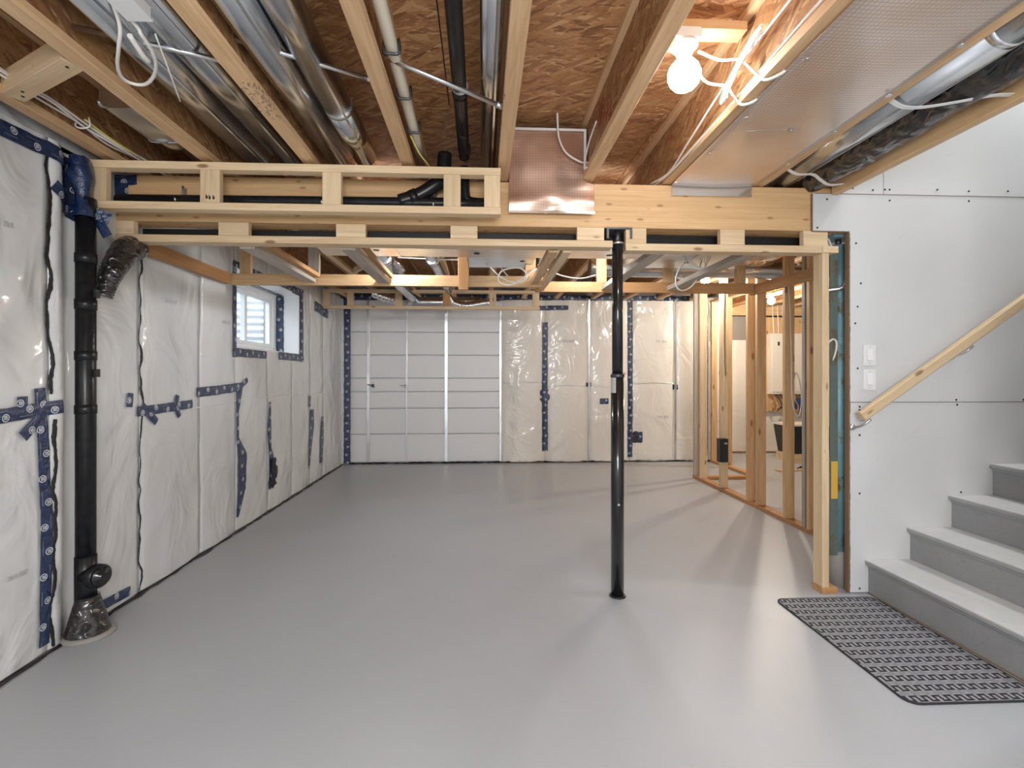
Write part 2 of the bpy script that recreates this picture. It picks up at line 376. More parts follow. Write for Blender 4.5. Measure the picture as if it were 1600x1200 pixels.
def wrap_mat():
    m = NT('black_poly_wrap', .22, base=(.016,.015,.015)); m.set(Coat_Weight=.6, Coat_Roughness=.12)
    nz = m.n('ShaderNodeTexNoise', noise_type='RIDGED_MULTIFRACTAL'); m.l(m.coords((1,.5,1)), nz.inputs['Vector']); nz.inputs['Scale'].default_value = 26; nz.inputs['Detail'].default_value = 5
    m.bump(nz.outputs[0], .9, .03); m.col(m.ramp(m.noise(m.coords((1,1,1)),7,4), [(.4,(.014,.013,.013)),(.7,(.06,.05,.045))])); return m.m
M['wrap'] = wrap_mat()
g = NT('window_glass', .02, base=(.95,.97,1))
tr = g.n('ShaderNodeBsdfTransparent'); gl = g.n('ShaderNodeBsdfGlossy'); gl.inputs['Roughness'].default_value = .02; mx = g.n('ShaderNodeMixShader')
tr.inputs[0].default_value = (.95,.97,.97,1); mx.inputs[0].default_value = .09; g.l(tr.outputs[0], mx.inputs[1]); g.l(gl.outputs[0], mx.inputs[2]); g.l(mx.outputs[0], g.t.nodes['Material Output'].inputs['Surface']); M['glass'] = g.m
def bulb_mat(name, k, col=(1,.96,.88)):
    m = NT(name, .3, base=(.9,.9,.9)); m.set(Emission_Color=(*col,1), Emission_Strength=k); return m.m
M['bulb_near'] = bulb_mat('lit_bulb_near', BULB_NEAR, (.90,.95,1)); M['bulb_far'] = bulb_mat('lit_bulb_far', BULB_FAR, (1,.88,.72)); M['bulb_mid'] = bulb_mat('lit_bulb_mid', BULB_MID, (1,.95,.88)); M['bulb_fill'] = bulb_mat('lit_bulb_fill', BULB_MID*.55, (.97,.98,1))

# ------------------------------------------------------------------ the setting
XL, YB = -2.045, 7.44
floor = slab('floor', -2.6, 6.9, -2.9, 8.7, -.12, 0, M['floor']); tag(floor, kind='structure')
# ceiling: OSB subfloor sheets
ceiling = tag(empty('ceiling', (0,0,2.8)), kind='structure')
ys = [-2.9+.0]; 
edges = [-2.9, -2.08, -.86, .36, 1.58, 2.80, 4.02, 5.24, 6.46, 7.68, 8.7]
for r_, (y0, y1) in enumerate(zip(edges, edges[1:])):
    xs = [-2.6, -1.4, 1.04, 2.16] if r_ % 2 else [-2.6, -.18, 2.16]
    if y0 >= 2.7: xs += [3.6, 5.3, 6.9]
    for x0, x1 in zip(xs, xs[1:]):
        yq = 3.0 if (x0 > 2 and y0 < 3.0) else y0
        slab('osb_sheet', x0+.003, x1-.003, yq+.003, y1-.003, 2.80, 2.82, M['osb'], ceiling)
slab('deck_backing', -2.6, 2.16, -2.9, 2.86, 2.822, 2.86, M['black'], ceiling); slab('deck_backing', -2.6, 2.16, 2.862, 8.7, 2.822, 2.86, M['black'], ceiling); slab('deck_backing', 2.165, 6.9, 3.0, 8.7, 2.822, 2.86, M['black'], ceiling)

# left wall : bays of film-covered insulation between the seams
def bay_fn(seams, amp, pinch):
    def f(t):
        for a, b in zip(seams, seams[1:]):
            if a <= t <= b:
                u = (t-a)/(b-a); return amp*max(0, sin(pi*u))**.45
        return 0
    return f
LS = [-2.9,-2.3,-1.7,-1.1,-.5,.1,.7,1.28,1.86,2.46,3.10,3.745,4.27,4.89,5.50,6.07,6.55,7.44]
lf = bay_fn(LS, .016, 0)
WIN = (4.29, 5.71, 1.55, 2.20)
def SL(y, z):
    d = lf(y)
    d += .012*noise.noise(Vector((y*1.7, z*.9, 3.1))) + .007*noise.noise(Vector((y*7, z*2.2, 9.)))
    d *= min(1, (2.46-z)/.15) if z > 2.31 else 1
    d -= .055*exp(-((y-2.615)/.055)**2)
    if 2.3 < y < 2.62: d += .02*exp(-((y-2.50)/.06)**2)
    dy = max(WIN[0]-y, y-WIN[1], 0); dz = max(WIN[2]-z, z-WIN[3], 0); k = min(1, hypot(dy, dz)/.12)
    return (XL-.012) + d*k
def grid_lines(a, b, step, extra=()):
    n = max(2, int(round((b-a)/step))); L = [a+(b-a)*i/n for i in range(n+1)]
    for e in extra:
        if a < e < b: L.append(e)
    return sorted(set(round(v, 5) for v in L))
wall_left = slab('wall_left', -2.44, -2.38, -2.9, 8.7, 0, 1.55, M['concrete']); tag(wall_left, kind='structure')
def wl(o): o.parent = wall_left; o.matrix_parent_inverse = wall_left.matrix_basis.inverted(); return o
wl(slab('wall_section', -2.44, -2.38, -2.9, WIN[0], 1.55, 2.80, M['concrete'])); wl(slab('wall_section', -2.44, -2.38, WIN[1], 8.7, 1.55, 2.80, M['concrete'])); wl(slab('wall_section', -2.44, -2.38, WIN[0], WIN[1], 2.2, 2.80, M['concrete']))
ZT = 2.43
for a, b in zip(LS, LS[1:]):
    Y = grid_lines(a+.001, b-.001, .035, (WIN[0], WIN[1])); Z = grid_lines(.012, ZT, .05, (WIN[2], WIN[3]))
    vs = [(SL(y, z), y, z) for y in Y for z in Z]; nz_ = len(Z); fs = []
    for i in range(len(Y)-1):
        for j in range(nz_-1):
            cy, cz = (Y[i]+Y[i+1])/2, (Z[j]+Z[j+1])/2
            if WIN[0] < cy < WIN[1] and WIN[2] < cz < WIN[3]: continue
            fs.append((i*nz_+j, (i+1)*nz_+j, (i+1)*nz_+j+1, i*nz_+j+1))
    # side returns give the quilted bay its thickness
    for i in (0, len(Y)-1):
        base = len(vs); vs += [(-2.34, Y[i], z) for z in Z]
        for j in range(nz_-1):
            if WIN[0] < Y[i] < WIN[1] and WIN[2]-.001 < Z[j] < WIN[3]-.001: continue
            q = (i*nz_+j, i*nz_+j+1, base+j+1, base+j); fs.append(q if i == 0 else q[::-1])
    wl(new_mesh('insulation_bay', vs, fs, M['poly'], smooth=True))
# rim insulation above the wall and its film
vs = []; fs = []; Y = grid_lines(-2.9, 7.44, .05); Z = [2.43, 2.5, 2.58, 2.66, 2.74, 2.80]
for y in Y:
    for k, z in enumerate(Z):
        vs.append((-2.06-.02*k + .02*noise.noise(Vector((y*3, z*5, 1))), y, z))
for i in range(len(Y)-1):
    for j in range(len(Z)-1): n = len(Z); fs.append((i*n+j,(i+1)*n+j,(i+1)*n+j+1,i*n+j+1))
wl(new_mesh('rim_insulation', vs, fs, M['poly'], smooth=True))

def strip(name, surf, path, w, mat, off=.004, parentfn=wl, sub=.03, thick=.0025, jag=0., smooth=False):
    """a strip of tape or bead of sealant laid on a wall: path in the wall's own two coordinates"""
    ws = w if isinstance(w, (list, tuple)) else [w]*len(path)
    if smooth:
        c_ = catmull([(p[0],p[1],w_) for p,w_ in zip(path, ws)], 5); path = [(p[0],p[1]) for p in c_]; ws = [p[2] for p in c_]
    pts = []
    for (p, q, wa, wb) in zip(path, path[1:], ws, ws[1:]):
        L = hypot(q[0]-p[0], q[1]-p[1]); n = max(1, int(L/sub))
        for k in range(n): t = k/n; pts.append((p[0]+(q[0]-p[0])*t, p[1]+(q[1]-p[1])*t, wa+(wb-wa)*t))
    pts.append((*path[-1], ws[-1]))
    vs = []; uv = []; s_ = R.random()*.1; fs = []
    for i, (a, b, ww) in enumerate(pts):
        pa, pb = pts[max(i-1,0)], pts[min(i+1, len(pts)-1)]; dx, dz = pb[0]-pa[0], pb[1]-pa[1]; L = hypot(dx, dz) or 1
        nx, nz = -dz/L, dx/L
        if i: s_ += hypot(a-pts[i-1][0], b-pts[i-1][1])
        for t in (-1, -.33, .33, 1):
            j = jag*R.uniform(-.5, .5)*ww if abs(t) == 1 else 0
            A, B = a+nx*(ww/2*t+j), b+nz*(ww/2*t+j)
            vs.append(surf(A, B, off+(thick if abs(t) < 1 else 0))); uv.append((s_, ww/2*t))
    for i in range(len(pts)-1):
        for k in range(3): fs.append((i*4+k, i*4+k+1, i*4+k+5, i*4+k+4))
    o = new_mesh(name, vs, fs, mat, smooth=True, uvs=uv)
    return parentfn(o) if parentfn else o
sL = lambda y, z, off: (SL(y, z)+off, y, z)
def wob(y, z0, z1, amp, n, seed):
    return [(y+amp*noise.noise(Vector((seed, i*.55, 0))), z0+(z1-z0)*i/n) for i in range(n+1)]
strip('sealant_seam', sL, wob(2.455, 2.36, 1.22, .034, 16, 4.1), [.014+.012*abs(noise.noise(Vector((i*.5,8,0)))) for i in range(17)], M['black'], .006, jag=.25, smooth=True)
strip('sealant_seam', sL, wob(2.475, 1.1, .02, .03, 16, 7.7), [.014+.012*abs(noise.noise(Vector((i*.5,5,0)))) for i in range(17)], M['black'], .005, jag=.25, smooth=True)
strip('sealant_seam', sL, wob(3.10, 2.06, .02, .038, 34, 2.4), [.011+.026*max(0,noise.noise(Vector((i*.33,3,0)))) for i in range(35)], M['black'], .006, jag=.25, smooth=True)
for yy, wd in ((3.745,.004),(6.07,.004),(6.55,.004),(4.89,.004),(5.50,.004)): strip('film_crease', sL, wob(yy, 2.05 if yy<4.2 or yy>5.8 else 1.45, .05, .015, 14, yy), wd, M['concrete'], .002)
strip('film_crease', sL, [(3.62,1.07),(4.3,1.10),(5.0,1.10),(5.9,1.10),(6.6,1.09)], .007, M['foam'], .006)
strip('floor_sealant', lambda a,b,o: (XL+.012+b+.008*noise.noise(Vector((a*3,0,0))), a, .004+o), [(-2.8,0),(1.2,0),(2.5,0),(4,0),(5.5,0),(7.4,0)], [.03,.035,.03,.022,.03,.03], M['black'], .002, jag=.9, sub=.06)
T = [([(1.2,2.37),(1.7,2.345),(2.22,2.362),(2.455,2.372),(2.66,2.345)], .075), ([(2.66,2.40),(2.63,2.28),(2.66,2.14)], .09), ([(2.47,2.215),(2.56,2.16),(2.66,2.12)], .06),
     ([(1.5,1.09),(1.9,1.11),(2.22,1.135),(2.51,1.16)], .062), ([(2.405,1.25),(2.425,.95),(2.44,.65),(2.435,.3),(2.43,.05)], .055), ([(2.32,1.215),(2.32,1.14)], .05), ([(2.415,1.12),(2.32,1.035)], .055),
     ([(3.0,1.205),(2.99,1.125)], .05), ([(3.06,1.092),(3.35,1.10),(3.62,1.108)], .058), ([(3.10,1.13),(3.23,1.015)], .05), ([(3.44,1.175),(3.42,1.11),(3.46,1.03)], .045),
     ([(3.70,1.185),(4.0,1.195),(4.34,1.21)], .07), ([(4.27,1.18),(4.45,1.27)], .045), ([(4.32,1.23),(4.28,1.0),(4.28,.78),(4.36,.62),(4.35,.35),(4.28,.12)], [.10,.045,.04,.13,.13,.03]),
     ([(4.93,1.05),(4.92,.8),(4.93,.6),(4.97,.45),(4.92,.21)], [.03,.07,.05,.12,.06]),
     ([(6.04,1.06),(6.04,.93)], .09), ([(6.12,.9),(6.10,.7),(6.06,.45),(6.04,.2)], [.08,.15,.08,.05]), ([(6.50,.78),(6.47,.5),(6.42,.2)], [.05,.17,.10]), ([(6.20,2.155),(6.72,2.115)], .12), ([(2.76,.075),(3.0,.06)], .055),
     ([(4.25,2.2),(4.25,1.46)], .06), ([(4.22,1.50),(4.86,1.50)], .07), ([(5.15,1.505),(5.80,1.505)], .075), ([(5.76,2.27),(5.76,1.46)], .08), ([(5.50,2.24),(5.80,2.235)], .08), ([(4.22,2.235),(5.0,2.235),(5.5,2.24)],.05)]
for pth, w in T: strip('tape', sL, pth, w, M['tape'], .009, jag=.06)
strip('tape', sL, [(4.97,.50),(4.99,.36),(4.93,.22)], [.06,.16,.10], M['black'], .02, jag=.5)

V=[];F=[]
for i in range(15):
    t=i/14; z=2.40-.30*t
    for k in range(14):
        a=2*pi*k/14; r_=(.055+.012*sin(t*7))*(1+.35*noise.noise(Vector((cos(a)*2,sin(a)*2,z*14))))
        V.append((-2.015+r_*cos(a)*.7+.03*t, 2.605+r_*sin(a)*.8, z))
for i in range(14):
    for k in range(14): F.append((i*14+k, (i+1)*14+k, (i+1)*14+(k+1)%14, i*14+(k+1)%14))
wl(new_mesh('tape_bundle', V, F, M['tape'], smooth=True))
wl(lumber('tape', (-2.0,2.60,2.145),(-1.905,2.66,2.11), .004, .06, M['tape'], up=(0,0,1))); wl(lumber('tape', (-1.96,2.64,2.12),(-1.915,2.655,2.02), .004, .05, M['tape'], up=(1,0,0)))
# window in the left wall
win = tag(empty('window_1', (-2.3, 5.0, 1.55)), kind='structure')
def wbox(name, x0,x1,y0,y1,z0,z1, m): return rel(slab(name, x0,x1,y0,y1,z0,z1, m)) if False else slab(name, x0,x1,y0,y1,z0,z1, M[m], win)
wbox('jamb_liner', -2.36,-2.05, WIN[0]-.015, WIN[0], 1.55, 2.2, 'vinyl'); wbox('jamb_liner', -2.36,-2.05, WIN[1], WIN[1]+.015, 1.55, 2.2, 'vinyl')
wbox('sill_liner', -2.36,-2.05, WIN[0], WIN[1], 1.535, 1.55, 'vinyl'); wbox('head_liner', -2.36,-2.05, WIN[0], WIN[1], 2.2, 2.215, 'vinyl')
x0, x1 = -2.37, -2.30
for (a,b,c,d) in ((WIN[0],WIN[0]+.06,1.55,2.2),(WIN[1]-.07,WIN[1],1.55,2.2)): wbox('window_frame', x0,x1,a,b,c,d,'vinyl')
for (c,d) in ((1.55,1.61),(2.14,2.2)): wbox('window_frame', x0,x1,WIN[0]+.06,WIN[1]-.07,c,d,'vinyl')
for (a,b) in ((WIN[0]+.06,WIN[0]+.11),(5.0,5.05),(WIN[1]-.14,WIN[1]-.07)): wbox('sash', -2.36,-2.315,a,b,1.651,2.099,'vinyl')
for (c,d) in ((1.61,1.65),(2.10,2.14)): wbox('sash', -2.36,-2.315,WIN[0]+.06,WIN[1]-.07,c,d,'vinyl')
wbox('pane', -2.342,-2.336, WIN[0]+.11, 5.0, 1.65, 2.10, 'glass'); wbox('pane', -2.342,-2.336, 5.05, WIN[1]-.14, 1.65, 2.10, 'glass')
wbox('latch', -2.315,-2.295, WIN[0]+.07, WIN[0]+.09, 1.80, 1.86, 'steel')
def win_child(o): o.parent = win; o.location = Vector(o.location)-Vector(win.location); return o
strip('tape', lambda a,b,o: (a, WIN[1]-.004-o, b), [(-2.255,2.19),(-2.26,1.9),(-2.255,1.56)], .085, M['tape'], .002, win_child, jag=.1)
strip('tape', lambda a,b,o: (-2.255+b, a, 2.195-o), [(WIN[0],0),(5.0,0),(WIN[1],0)], .05, M['tape'], .002, win_child, jag=.2)
# corrugated window well outside
vs=[]; fs=[]; nz_=64
path=[]
for k in range(25):
    a = pi*k/24; e=.45; path.append((-2.455-.95*abs(sin(a))**e, 5.0-1.08*(1 if cos(a)>0 else -1)*abs(cos(a))**e))
for (x,y) in path:
    for j in range(nz_+1):
        z = 1.15+1.5*j/nz_; k_ = .022*sin(2*pi*z/.085); dx, dy = x+2.45, y-5.0; L=hypot(dx,dy) or 1
        vs.append((x+dx/L*k_, y+dy/L*k_, z))
for i in range(len(path)-1):
    for j in range(nz_): n=nz_+1; fs.append((i*n+j,(i+1)*n+j,(i+1)*n+j+1,i*n+j+1))
tag(new_mesh('window_well', vs, fs, M['well'], smooth=True), 'white corrugated window well seen through the basement window', 'window well')
tag(slab('well_gravel', -3.6,-2.46,3.8,6.2,1.10,1.16, M['concrete']), kind='structure').name = 'trim_1'

# back wall
wall_back = tag(slab('wall_back', -2.6, 3.62, YB+.1, YB+.2, 0, 2.80, M['concrete']), kind='structure')
def wb(o): o.parent = wall_back; o.matrix_parent_inverse = wall_back.matrix_basis.inverted(); return o
vx = [-1.93,-1.67,-1.11,-.53,.285]; hz = [.02,.439,.818,1.064,1.263,1.604,1.944,2.42]
wb(slab('corner_insulation', -2.06,-1.95, YB-.02, YB+.1, .01, 2.43, M['foam']))
for i,(a,b) in enumerate(zip(vx, vx[1:])):
    for j,(c,d) in enumerate(zip(hz, hz[1:])):
        o = lumber('insulation_board', (a+.004,YB+.03,(c+d)/2), (b-.004,YB+.03,(c+d)/2), .06+R.uniform(-.004,.004), d-c-.008, M['foam'], ch=.008); wb(o)
wb(slab('board_backing', -2.0,.29, YB+.040, YB+.055, .01, 2.42, M['plaster']))
for x, w in ((-1.67,.045),(-.53,.045),(.275,.03),(-1.11,.018)): wb(slab('metal_stud' if w>.015 else 'joint_strip', x-w/2,x+w/2, YB-.012, YB-.004, .02, 2.42, M['stud_metal'] if w>.015 else M['sheet']))
BS = [.29,.945,1.61,2.235,2.93,3.45,3.62]; bf = bay_fn(BS, .055, 0)
def SB(x, z):
    d = bf(x) + .012*noise.noise(Vector((x*1.9, z*.8, 7.1))) + .007*noise.noise(Vector((x*8, z*2, 2.)))
    return YB + .03 - d
sB = lambda x, z, off: (x, (SB(x,z) if x > .3 else YB-.02)-off, z)
for a, b in zip(BS, BS[1:]):
    X = grid_lines(a+.001, b-.001, .035); Z = grid_lines(.015, 2.50, .06); n=len(Z)
    vs = [(x, SB(x,z), z) for x in X for z in Z]; fs = [((i+1)*n+j, i*n+j, i*n+j+1, (i+1)*n+j+1) for i in range(len(X)-1) for j in range(n-1)]
    wb(new_mesh('insulation_bay', vs, fs, M['poly_lit'], smooth=True))
for x in (1.61, 2.93): wb(slab('metal_stud', x-.015,x+.015, YB-.012, YB-.002, .02, 2.45, M['stud_metal']))
for x0_,x1_,z_ in ((.3,.93,1.19),(.98,1.6,1.14),(1.63,1.9,1.13),(2.3,2.9,1.18)): strip('film_crease', sB, [(x0_,z_),((x0_+x1_)/2,z_+.012),(x1_,z_)], .010, M['sheet'], .003, wb)
TB = [([(-1.965,2.47),(-1.96,1.5),(-1.965,.02)], .095, .03), ([(-1.9,2.455),(-.5,2.46),(1,2.465),(3.15,2.468)], .075, .0), ([(.83,2.312),(1.29,2.316)], .07, .0), ([(.945,2.1),(.94,1.1),(.945,.17)], .085, 0), ([(2.235,2.44),(2.24,1.2),(2.235,.07)], .075, 0),
      ([(2.28,.37),(2.42,.37)], .16, .0), ([(1.565,1.167),(1.64,1.167)], .06, 0), ([(1.77,.917),(1.9,.917)], .085, 0), ([(2.89,1.126),(2.97,1.126)], .075, 0), ([(3.40,2.4),(3.41,1.2),(3.40,.07)], .07, 0)]
for pth, w, e in TB: strip('tape', sB, pth, w, M['tape'], .006+e, wb, jag=.08)
strip('tape', sB, [(.93,1.10),(.96,1.0),(.93,.9)], .12, M['tape'], .010, wb, jag=.5); strip('tape', sB, [(2.30,.46),(2.33,.3)], [.05,.09], M['black'], .012, wb, jag=.7)
strip('floor_sealant', lambda a,b,o: (a, YB-.01-b+.006*noise.noise(Vector((a*4,0,0))), .012+b*.6+o), [(-2.0,0),(0,0),(1.5,0),(3.5,0)], .035, M['black'], .003, wb, jag=.9, sub=.05)
for (x, z, mt) in ((-1.605,1.155,'darksteel'),(-1.13,1.145,'steel')):
    o = lathe('valve_stub', [(.018,0),(.024,.004),(.024,.02),(.012,.022),(.010,.06)], M[mt], None, (x, YB, z), (0,-1,0), 12); wb(o)
    wb(tube('valve_handle', [(x-.07,YB-.035,z+.012),(x,YB-.04,z+.004),(x+.03,YB-.035,z-.03)], .008, M[mt], None, 6, 3))
def print_marks(surf, spots, parentfn):
    for (a, b, sz) in spots:
        qs = []
        for w_ in range(2):
            for c_ in range(3):
                x = a+(w_*4.2+c_*1.15)*sz; 
                for (dx,dz,ww,hh) in R.sample([(0,0,.3,1.6),(.6,0,.3,1.6),(0,1.3,.9,.3),(0,.65,.9,.3),(0,0,.9,.3)], 3):
                    qs.append([surf(x+dx*sz,b+dz*sz,.006),surf(x+(dx+ww)*sz,b+dz*sz,.006),surf(x+(dx+ww)*sz,b+(dz+hh)*sz,.006),surf(x+dx*sz,b+(dz+hh)*sz,.006)])
        parentfn(rects('film_print', qs, M['greyink']))
print_marks(sL, ((3.32,1.78,.017),(4.03,1.72,.017),(2.18,1.95,.014),(2.25,.42,.013)), wl)
print_marks(sB, ((1.20,1.80,.024),(2.62,1.80,.022),(2.65,.66,.022)), wb)
# far back room
wall_far = tag(slab('wall_far', 3.55, 6.9, 8.35, 8.5, 0, 2.31, M['concrete']), kind='structure')
def wf(o): o.parent = wall_far; o.matrix_parent_inverse = wall_far.matrix_basis.inverted(); return o
wf(slab('wall_section', 3.55,6.9, 8.35,8.5, 2.31,2.80, M['concrete'])); wf(slab('rim_board', 3.55,6.8, 8.16,8.20, 2.31,2.58, M['spruce'])); wf(slab('rim_film', 3.55,6.8,8.22,8.3,2.58,2.8,M['poly_lit']))
FS=[3.62,4.2,4.75,5.4,6.0,6.8]; ff = bay_fn(FS,.04,0)
for a,b in zip(FS, FS[1:]):
    X = grid_lines(a+.002,b-.002,.06); Z = grid_lines(.02,1.9 if a<4.7 else 2.25,.1); n=len(Z)
    vs=[(x, 8.26-ff(x)-.01*noise.noise(Vector((x*3,z,4))), z) for x in X for z in Z]; fs=[((i+1)*n+j,i*n+j,i*n+j+1,(i+1)*n+j+1) for i in range(len(X)-1) for j in range(n-1)]
    wf(new_mesh('insulation_bay', vs, fs, M['poly_lit'], smooth=True))
wf(slab('wall_film', 3.62,4.75,8.28,8.30,1.9,2.31,M['concrete']))
strip('floor_sealant', lambda a,b,o:(a, 8.2-b, .01+o), [(3.65,0),(5,0),(6.6,0)], .04, M['plate'], .003, wf, jag=.8, sub=.08)
tag(slab('wall_return', 3.56, 3.62, YB+.0, 8.3, 0, 2.80, M['poly_lit']), kind='structure')
tag(slab('wall_right_far', 6.8, 6.9, 3.0, 8.5, 0, 2.80, M['poly_lit']), kind='structure')
# stair wall of drywall sheets
wall_stair = tag(slab('wall_stair', 2.32, 6.9, 2.905, 2.99, 0, 5.2, M['plaster']), kind='structure')
def ws(o): o.parent = wall_stair; o.matrix_parent_inverse = wall_stair.matrix_basis.inverted(); return o
YD = 2.885
ws(boxm('drywall_sheet', [(2.2,6.8,YD,YD+.016,.008,1.145)], M['drywall']))
vs = [(2.2,1.148),(6.8,1.148),(6.8,2.393),(1.973,2.393),(1.973,2.172),(2.2,2.172)]
V = [(x,YD,z) for x,z in vs]+[(x,YD+.016,z) for x,z in vs]; F=[tuple(range(6)), tuple(range(11,5,-1))]+[(i,(i+1)%6+6-6+0 if False else (i+1)%6,(i+1)%6+6,i+6)[::-1] for i in range(6)]
ws(new_mesh('drywall_sheet', V, F, M['drywall']))
ws(boxm('drywall_sheet', [(2.1,2.412,YD+.003,YD+.016,2.397,5.2)], M['drywall'])); ws(boxm('drywall_sheet', [(2.416,6.8,YD+.003,YD+.016,2.397,5.2)], M['drywall']))
# torn raw edge and returns of the opening
ws(boxm('sheet_edge', [(2.194,2.2005,YD-.001,YD+.02,.008,2.172),(2.2,2.21,YD+.016,2.925,.0,2.172),(1.97,2.2,YD+.001,YD+.018,2.166,2.172),(1.968,1.9735,YD,YD+.015,2.172,2.393)], M['rawedge']))
for k in range(64):
    pass
strip('sheet_edge', lambda a,b,o:(2.199+b, YD-.001-o, a), [(.01,0),(2.16,0)], .006, M['rawedge'], .0005, ws, jag=1.2, sub=.02)
for x,z in [(2.27,1.86),(2.262,1.12),(2.262,1.10),(2.262,.95),(2.262,.6),(2.262,.03),(2.25,1.35),(2.25,1.72),(2.235,1.62),(2.24,2.1),(2.06,2.36),(2.0,2.19),(2.345,2.42),(2.42,2.425),(2.45,2.425),(2.45,2.36),(2.95,2.425),(2.95,2.365),(2.75,2.43),(2.87,1.16),(2.875,1.13),(3.2,2.43),(2.2+.02,2.43),(3.3,1.16),(2.9,.6)]:
    ws(lathe('screw', [(.006,0),(.006,.0015)], M['screw'], None, (x,YD-.0002,z), (0,-1,0), 8))
strip('joint_line', lambda a,b,o:(a, YD-.0006-o, b), [(2.2,1.1465),(4.5,1.1465)], .003, M['screw'], .0002, ws)
strip('joint_line', lambda a,b,o:(a, YD-.0006-o, b), [(1.98,2.395),(4.5,2.395)], .0035, M['rawedge'], .0002, ws)
# rest of the shell (behind the camera and around the stairs)
tag(slab('wall_right', 2.36, 6.9, 1.74, 1.86, 0, 5.2, M['plaster']), kind='structure')
tag(slab('wall_right_rear', 2.3, 2.42, -2.9, 1.74, 0, 2.80, M['plaster']), kind='structure')
tag(slab('wall_rear', -2.6, 2.4, -2.95, -2.85, 0, 2.80, M['plaster']), kind='structure')
tag(slab('wall_stair_head', 6.8, 6.9, 1.74, 3.0, 0, 5.2, M['plaster']), kind='structure')
tag(slab('wall_stair_upper', 2.1, 2.16, 1.74, 2.99, 2.83, 5.2, M['plaster']), kind='structure')
tag(slab('wall_stair_corner', 2.1, 2.4, 1.74, 1.86, 2.83, 5.2, M['plaster']), kind='structure')
tag(slab('ceiling_stairwell', 2.0, 6.9, 1.74, 3.0, 5.2, 5.3, M['plaster']), kind='structure')

# ------------------------------------------------------------------ floor joists
JX = [-1.95, -1.45, -.92, -.40, .12, .615, 1.10]
JL = ['engineered floor joist along the left wall top, carrying white cables', 'engineered floor joist left of the round metal duct pair, wood block nailed to it',
      'engineered floor joist between the two pairs of round metal ducts', 'engineered floor joist beside the cream pipe, rods meeting it on both sides', 'engineered floor joist on the left edge of the foil-lined bay',
      'engineered floor joist with red marker scribbles, left of the bare bulb', 'engineered floor joist with cables clipped along it, right of the bare bulb']
JO = []
for x, lb in zip(JX, JL):
    j = thing('floor_joist', lb, 'joist', 'floor joists overhead', (x, 2.9, 2.44))
    slab('bottom_flange', x-.032,x+.032,-2.8,7.38,2.44,2.478, M['chord'], j); slab('top_flange', x-.032,x+.032,-2.8,7.38,2.762,2.799, M['chord'], j)
    # web: local Z across so the flakes show on its faces
    lumber('web', (x,-2.8,2.62),(x,7.38,2.62), .284, .010, M['web'], j, up=(1,0,0)); JO.append(j)
j = thing('floor_joist', 'engineered floor joist at the right edge of the wide foil panel', 'joist', 'floor joists overhead', (1.655,2.9,2.44))
slab('bottom_flange', 1.625,1.685,-2.8,7.38,2.44,2.478, M['chord'], j); slab('top_flange', 1.625,1.685,-2.8,7.38,2.762,2.799, M['chord'], j); lumber('web', (1.655,-2.8,2.62),(1.655,7.38,2.62), .284, .010, M['web'], j, up=(1,0,0))
for x in (2.15,2.65,3.15,3.65,4.15,4.65,5.15,5.65,6.15):
    j = thing('floor_joist', 'engineered floor joist over the back room behind the stud partition', 'joist', 'floor joists over the back room', (x,5,2.44)); y1 = 7.38 if x<3.6 else 8.14
    slab('bottom_flange', x-.032,x+.032,3.06,y1,2.44,2.478, M['chord'], j); slab('top_flange', x-.032,x+.032,3.06,y1,2.762,2.799, M['chord'], j); lumber('web', (x,3.06,2.62),(x,y1,2.62), .284, .010, M['web'], j, up=(1,0,0))
# red scribble on the joist left of the bulb
sc_ = []
for k,(a,b) in enumerate(((2.30,2.50),(2.36,2.54),(2.42,2.56),(2.47,2.60),(2.52,2.6))):
    sc_ += [(a,b,a+.05,b+.10),(a+.02,b+.11,a+.06,b-.01)]
qs=[]
for (a,b,c,d) in sc_: qs.append([(.6085,a,b),(.6085,a+.008,b),(.6085,c+.008,d),(.6085,c,d)])
o = rects('marker_scribble', qs, M['redmark'], JO[5]); rel(o); o['label']='red marker scribble'
# dimensional trimmer at the stair opening
t = thing('stair_trimmer', 'doubled wooden trimmer along the edge of the stairwell opening', 'beam', None, (2.13,2,2.38))
slab('trimmer_board', 2.085,2.123,-2.8,2.88,2.385,2.799, M['spruce'], t); slab('trimmer_board', 2.125,2.16,-2.8,2.88,2.40,2.799, M['pine'], t)
# main beam
bm = thing('support_beam', 'long laminated wooden beam spanning the room on two steel posts', 'beam', None, (0,2.96,2.175))
for k in range(3): slab('beam_ply', -2.05,2.36, 2.90+.0445*k,2.943+.0445*k, 2.175,2.432, M['lam'], bm)
def bmc(o): o.parent = bm; o.location = Vector(o.location)-Vector(bm.location); return o
strip('tape', lambda a,b,o:(a,2.898-o,b), [(-2.05,2.40),(-1.93,2.402)], .055, M['tape'], .002, bmc, jag=.1); strip('tape', lambda a,b,o:(a,2.897-o,b), [(-2.05,2.33),(-1.975,2.33)], .13, M['tape'], .002, bmc, jag=.1)
for x in (-1.67,-.9,-.27): boxm('hanger_clip', [(x-.012,x+.012,2.894,2.9,2.28,2.36)], M['steel'], bm)

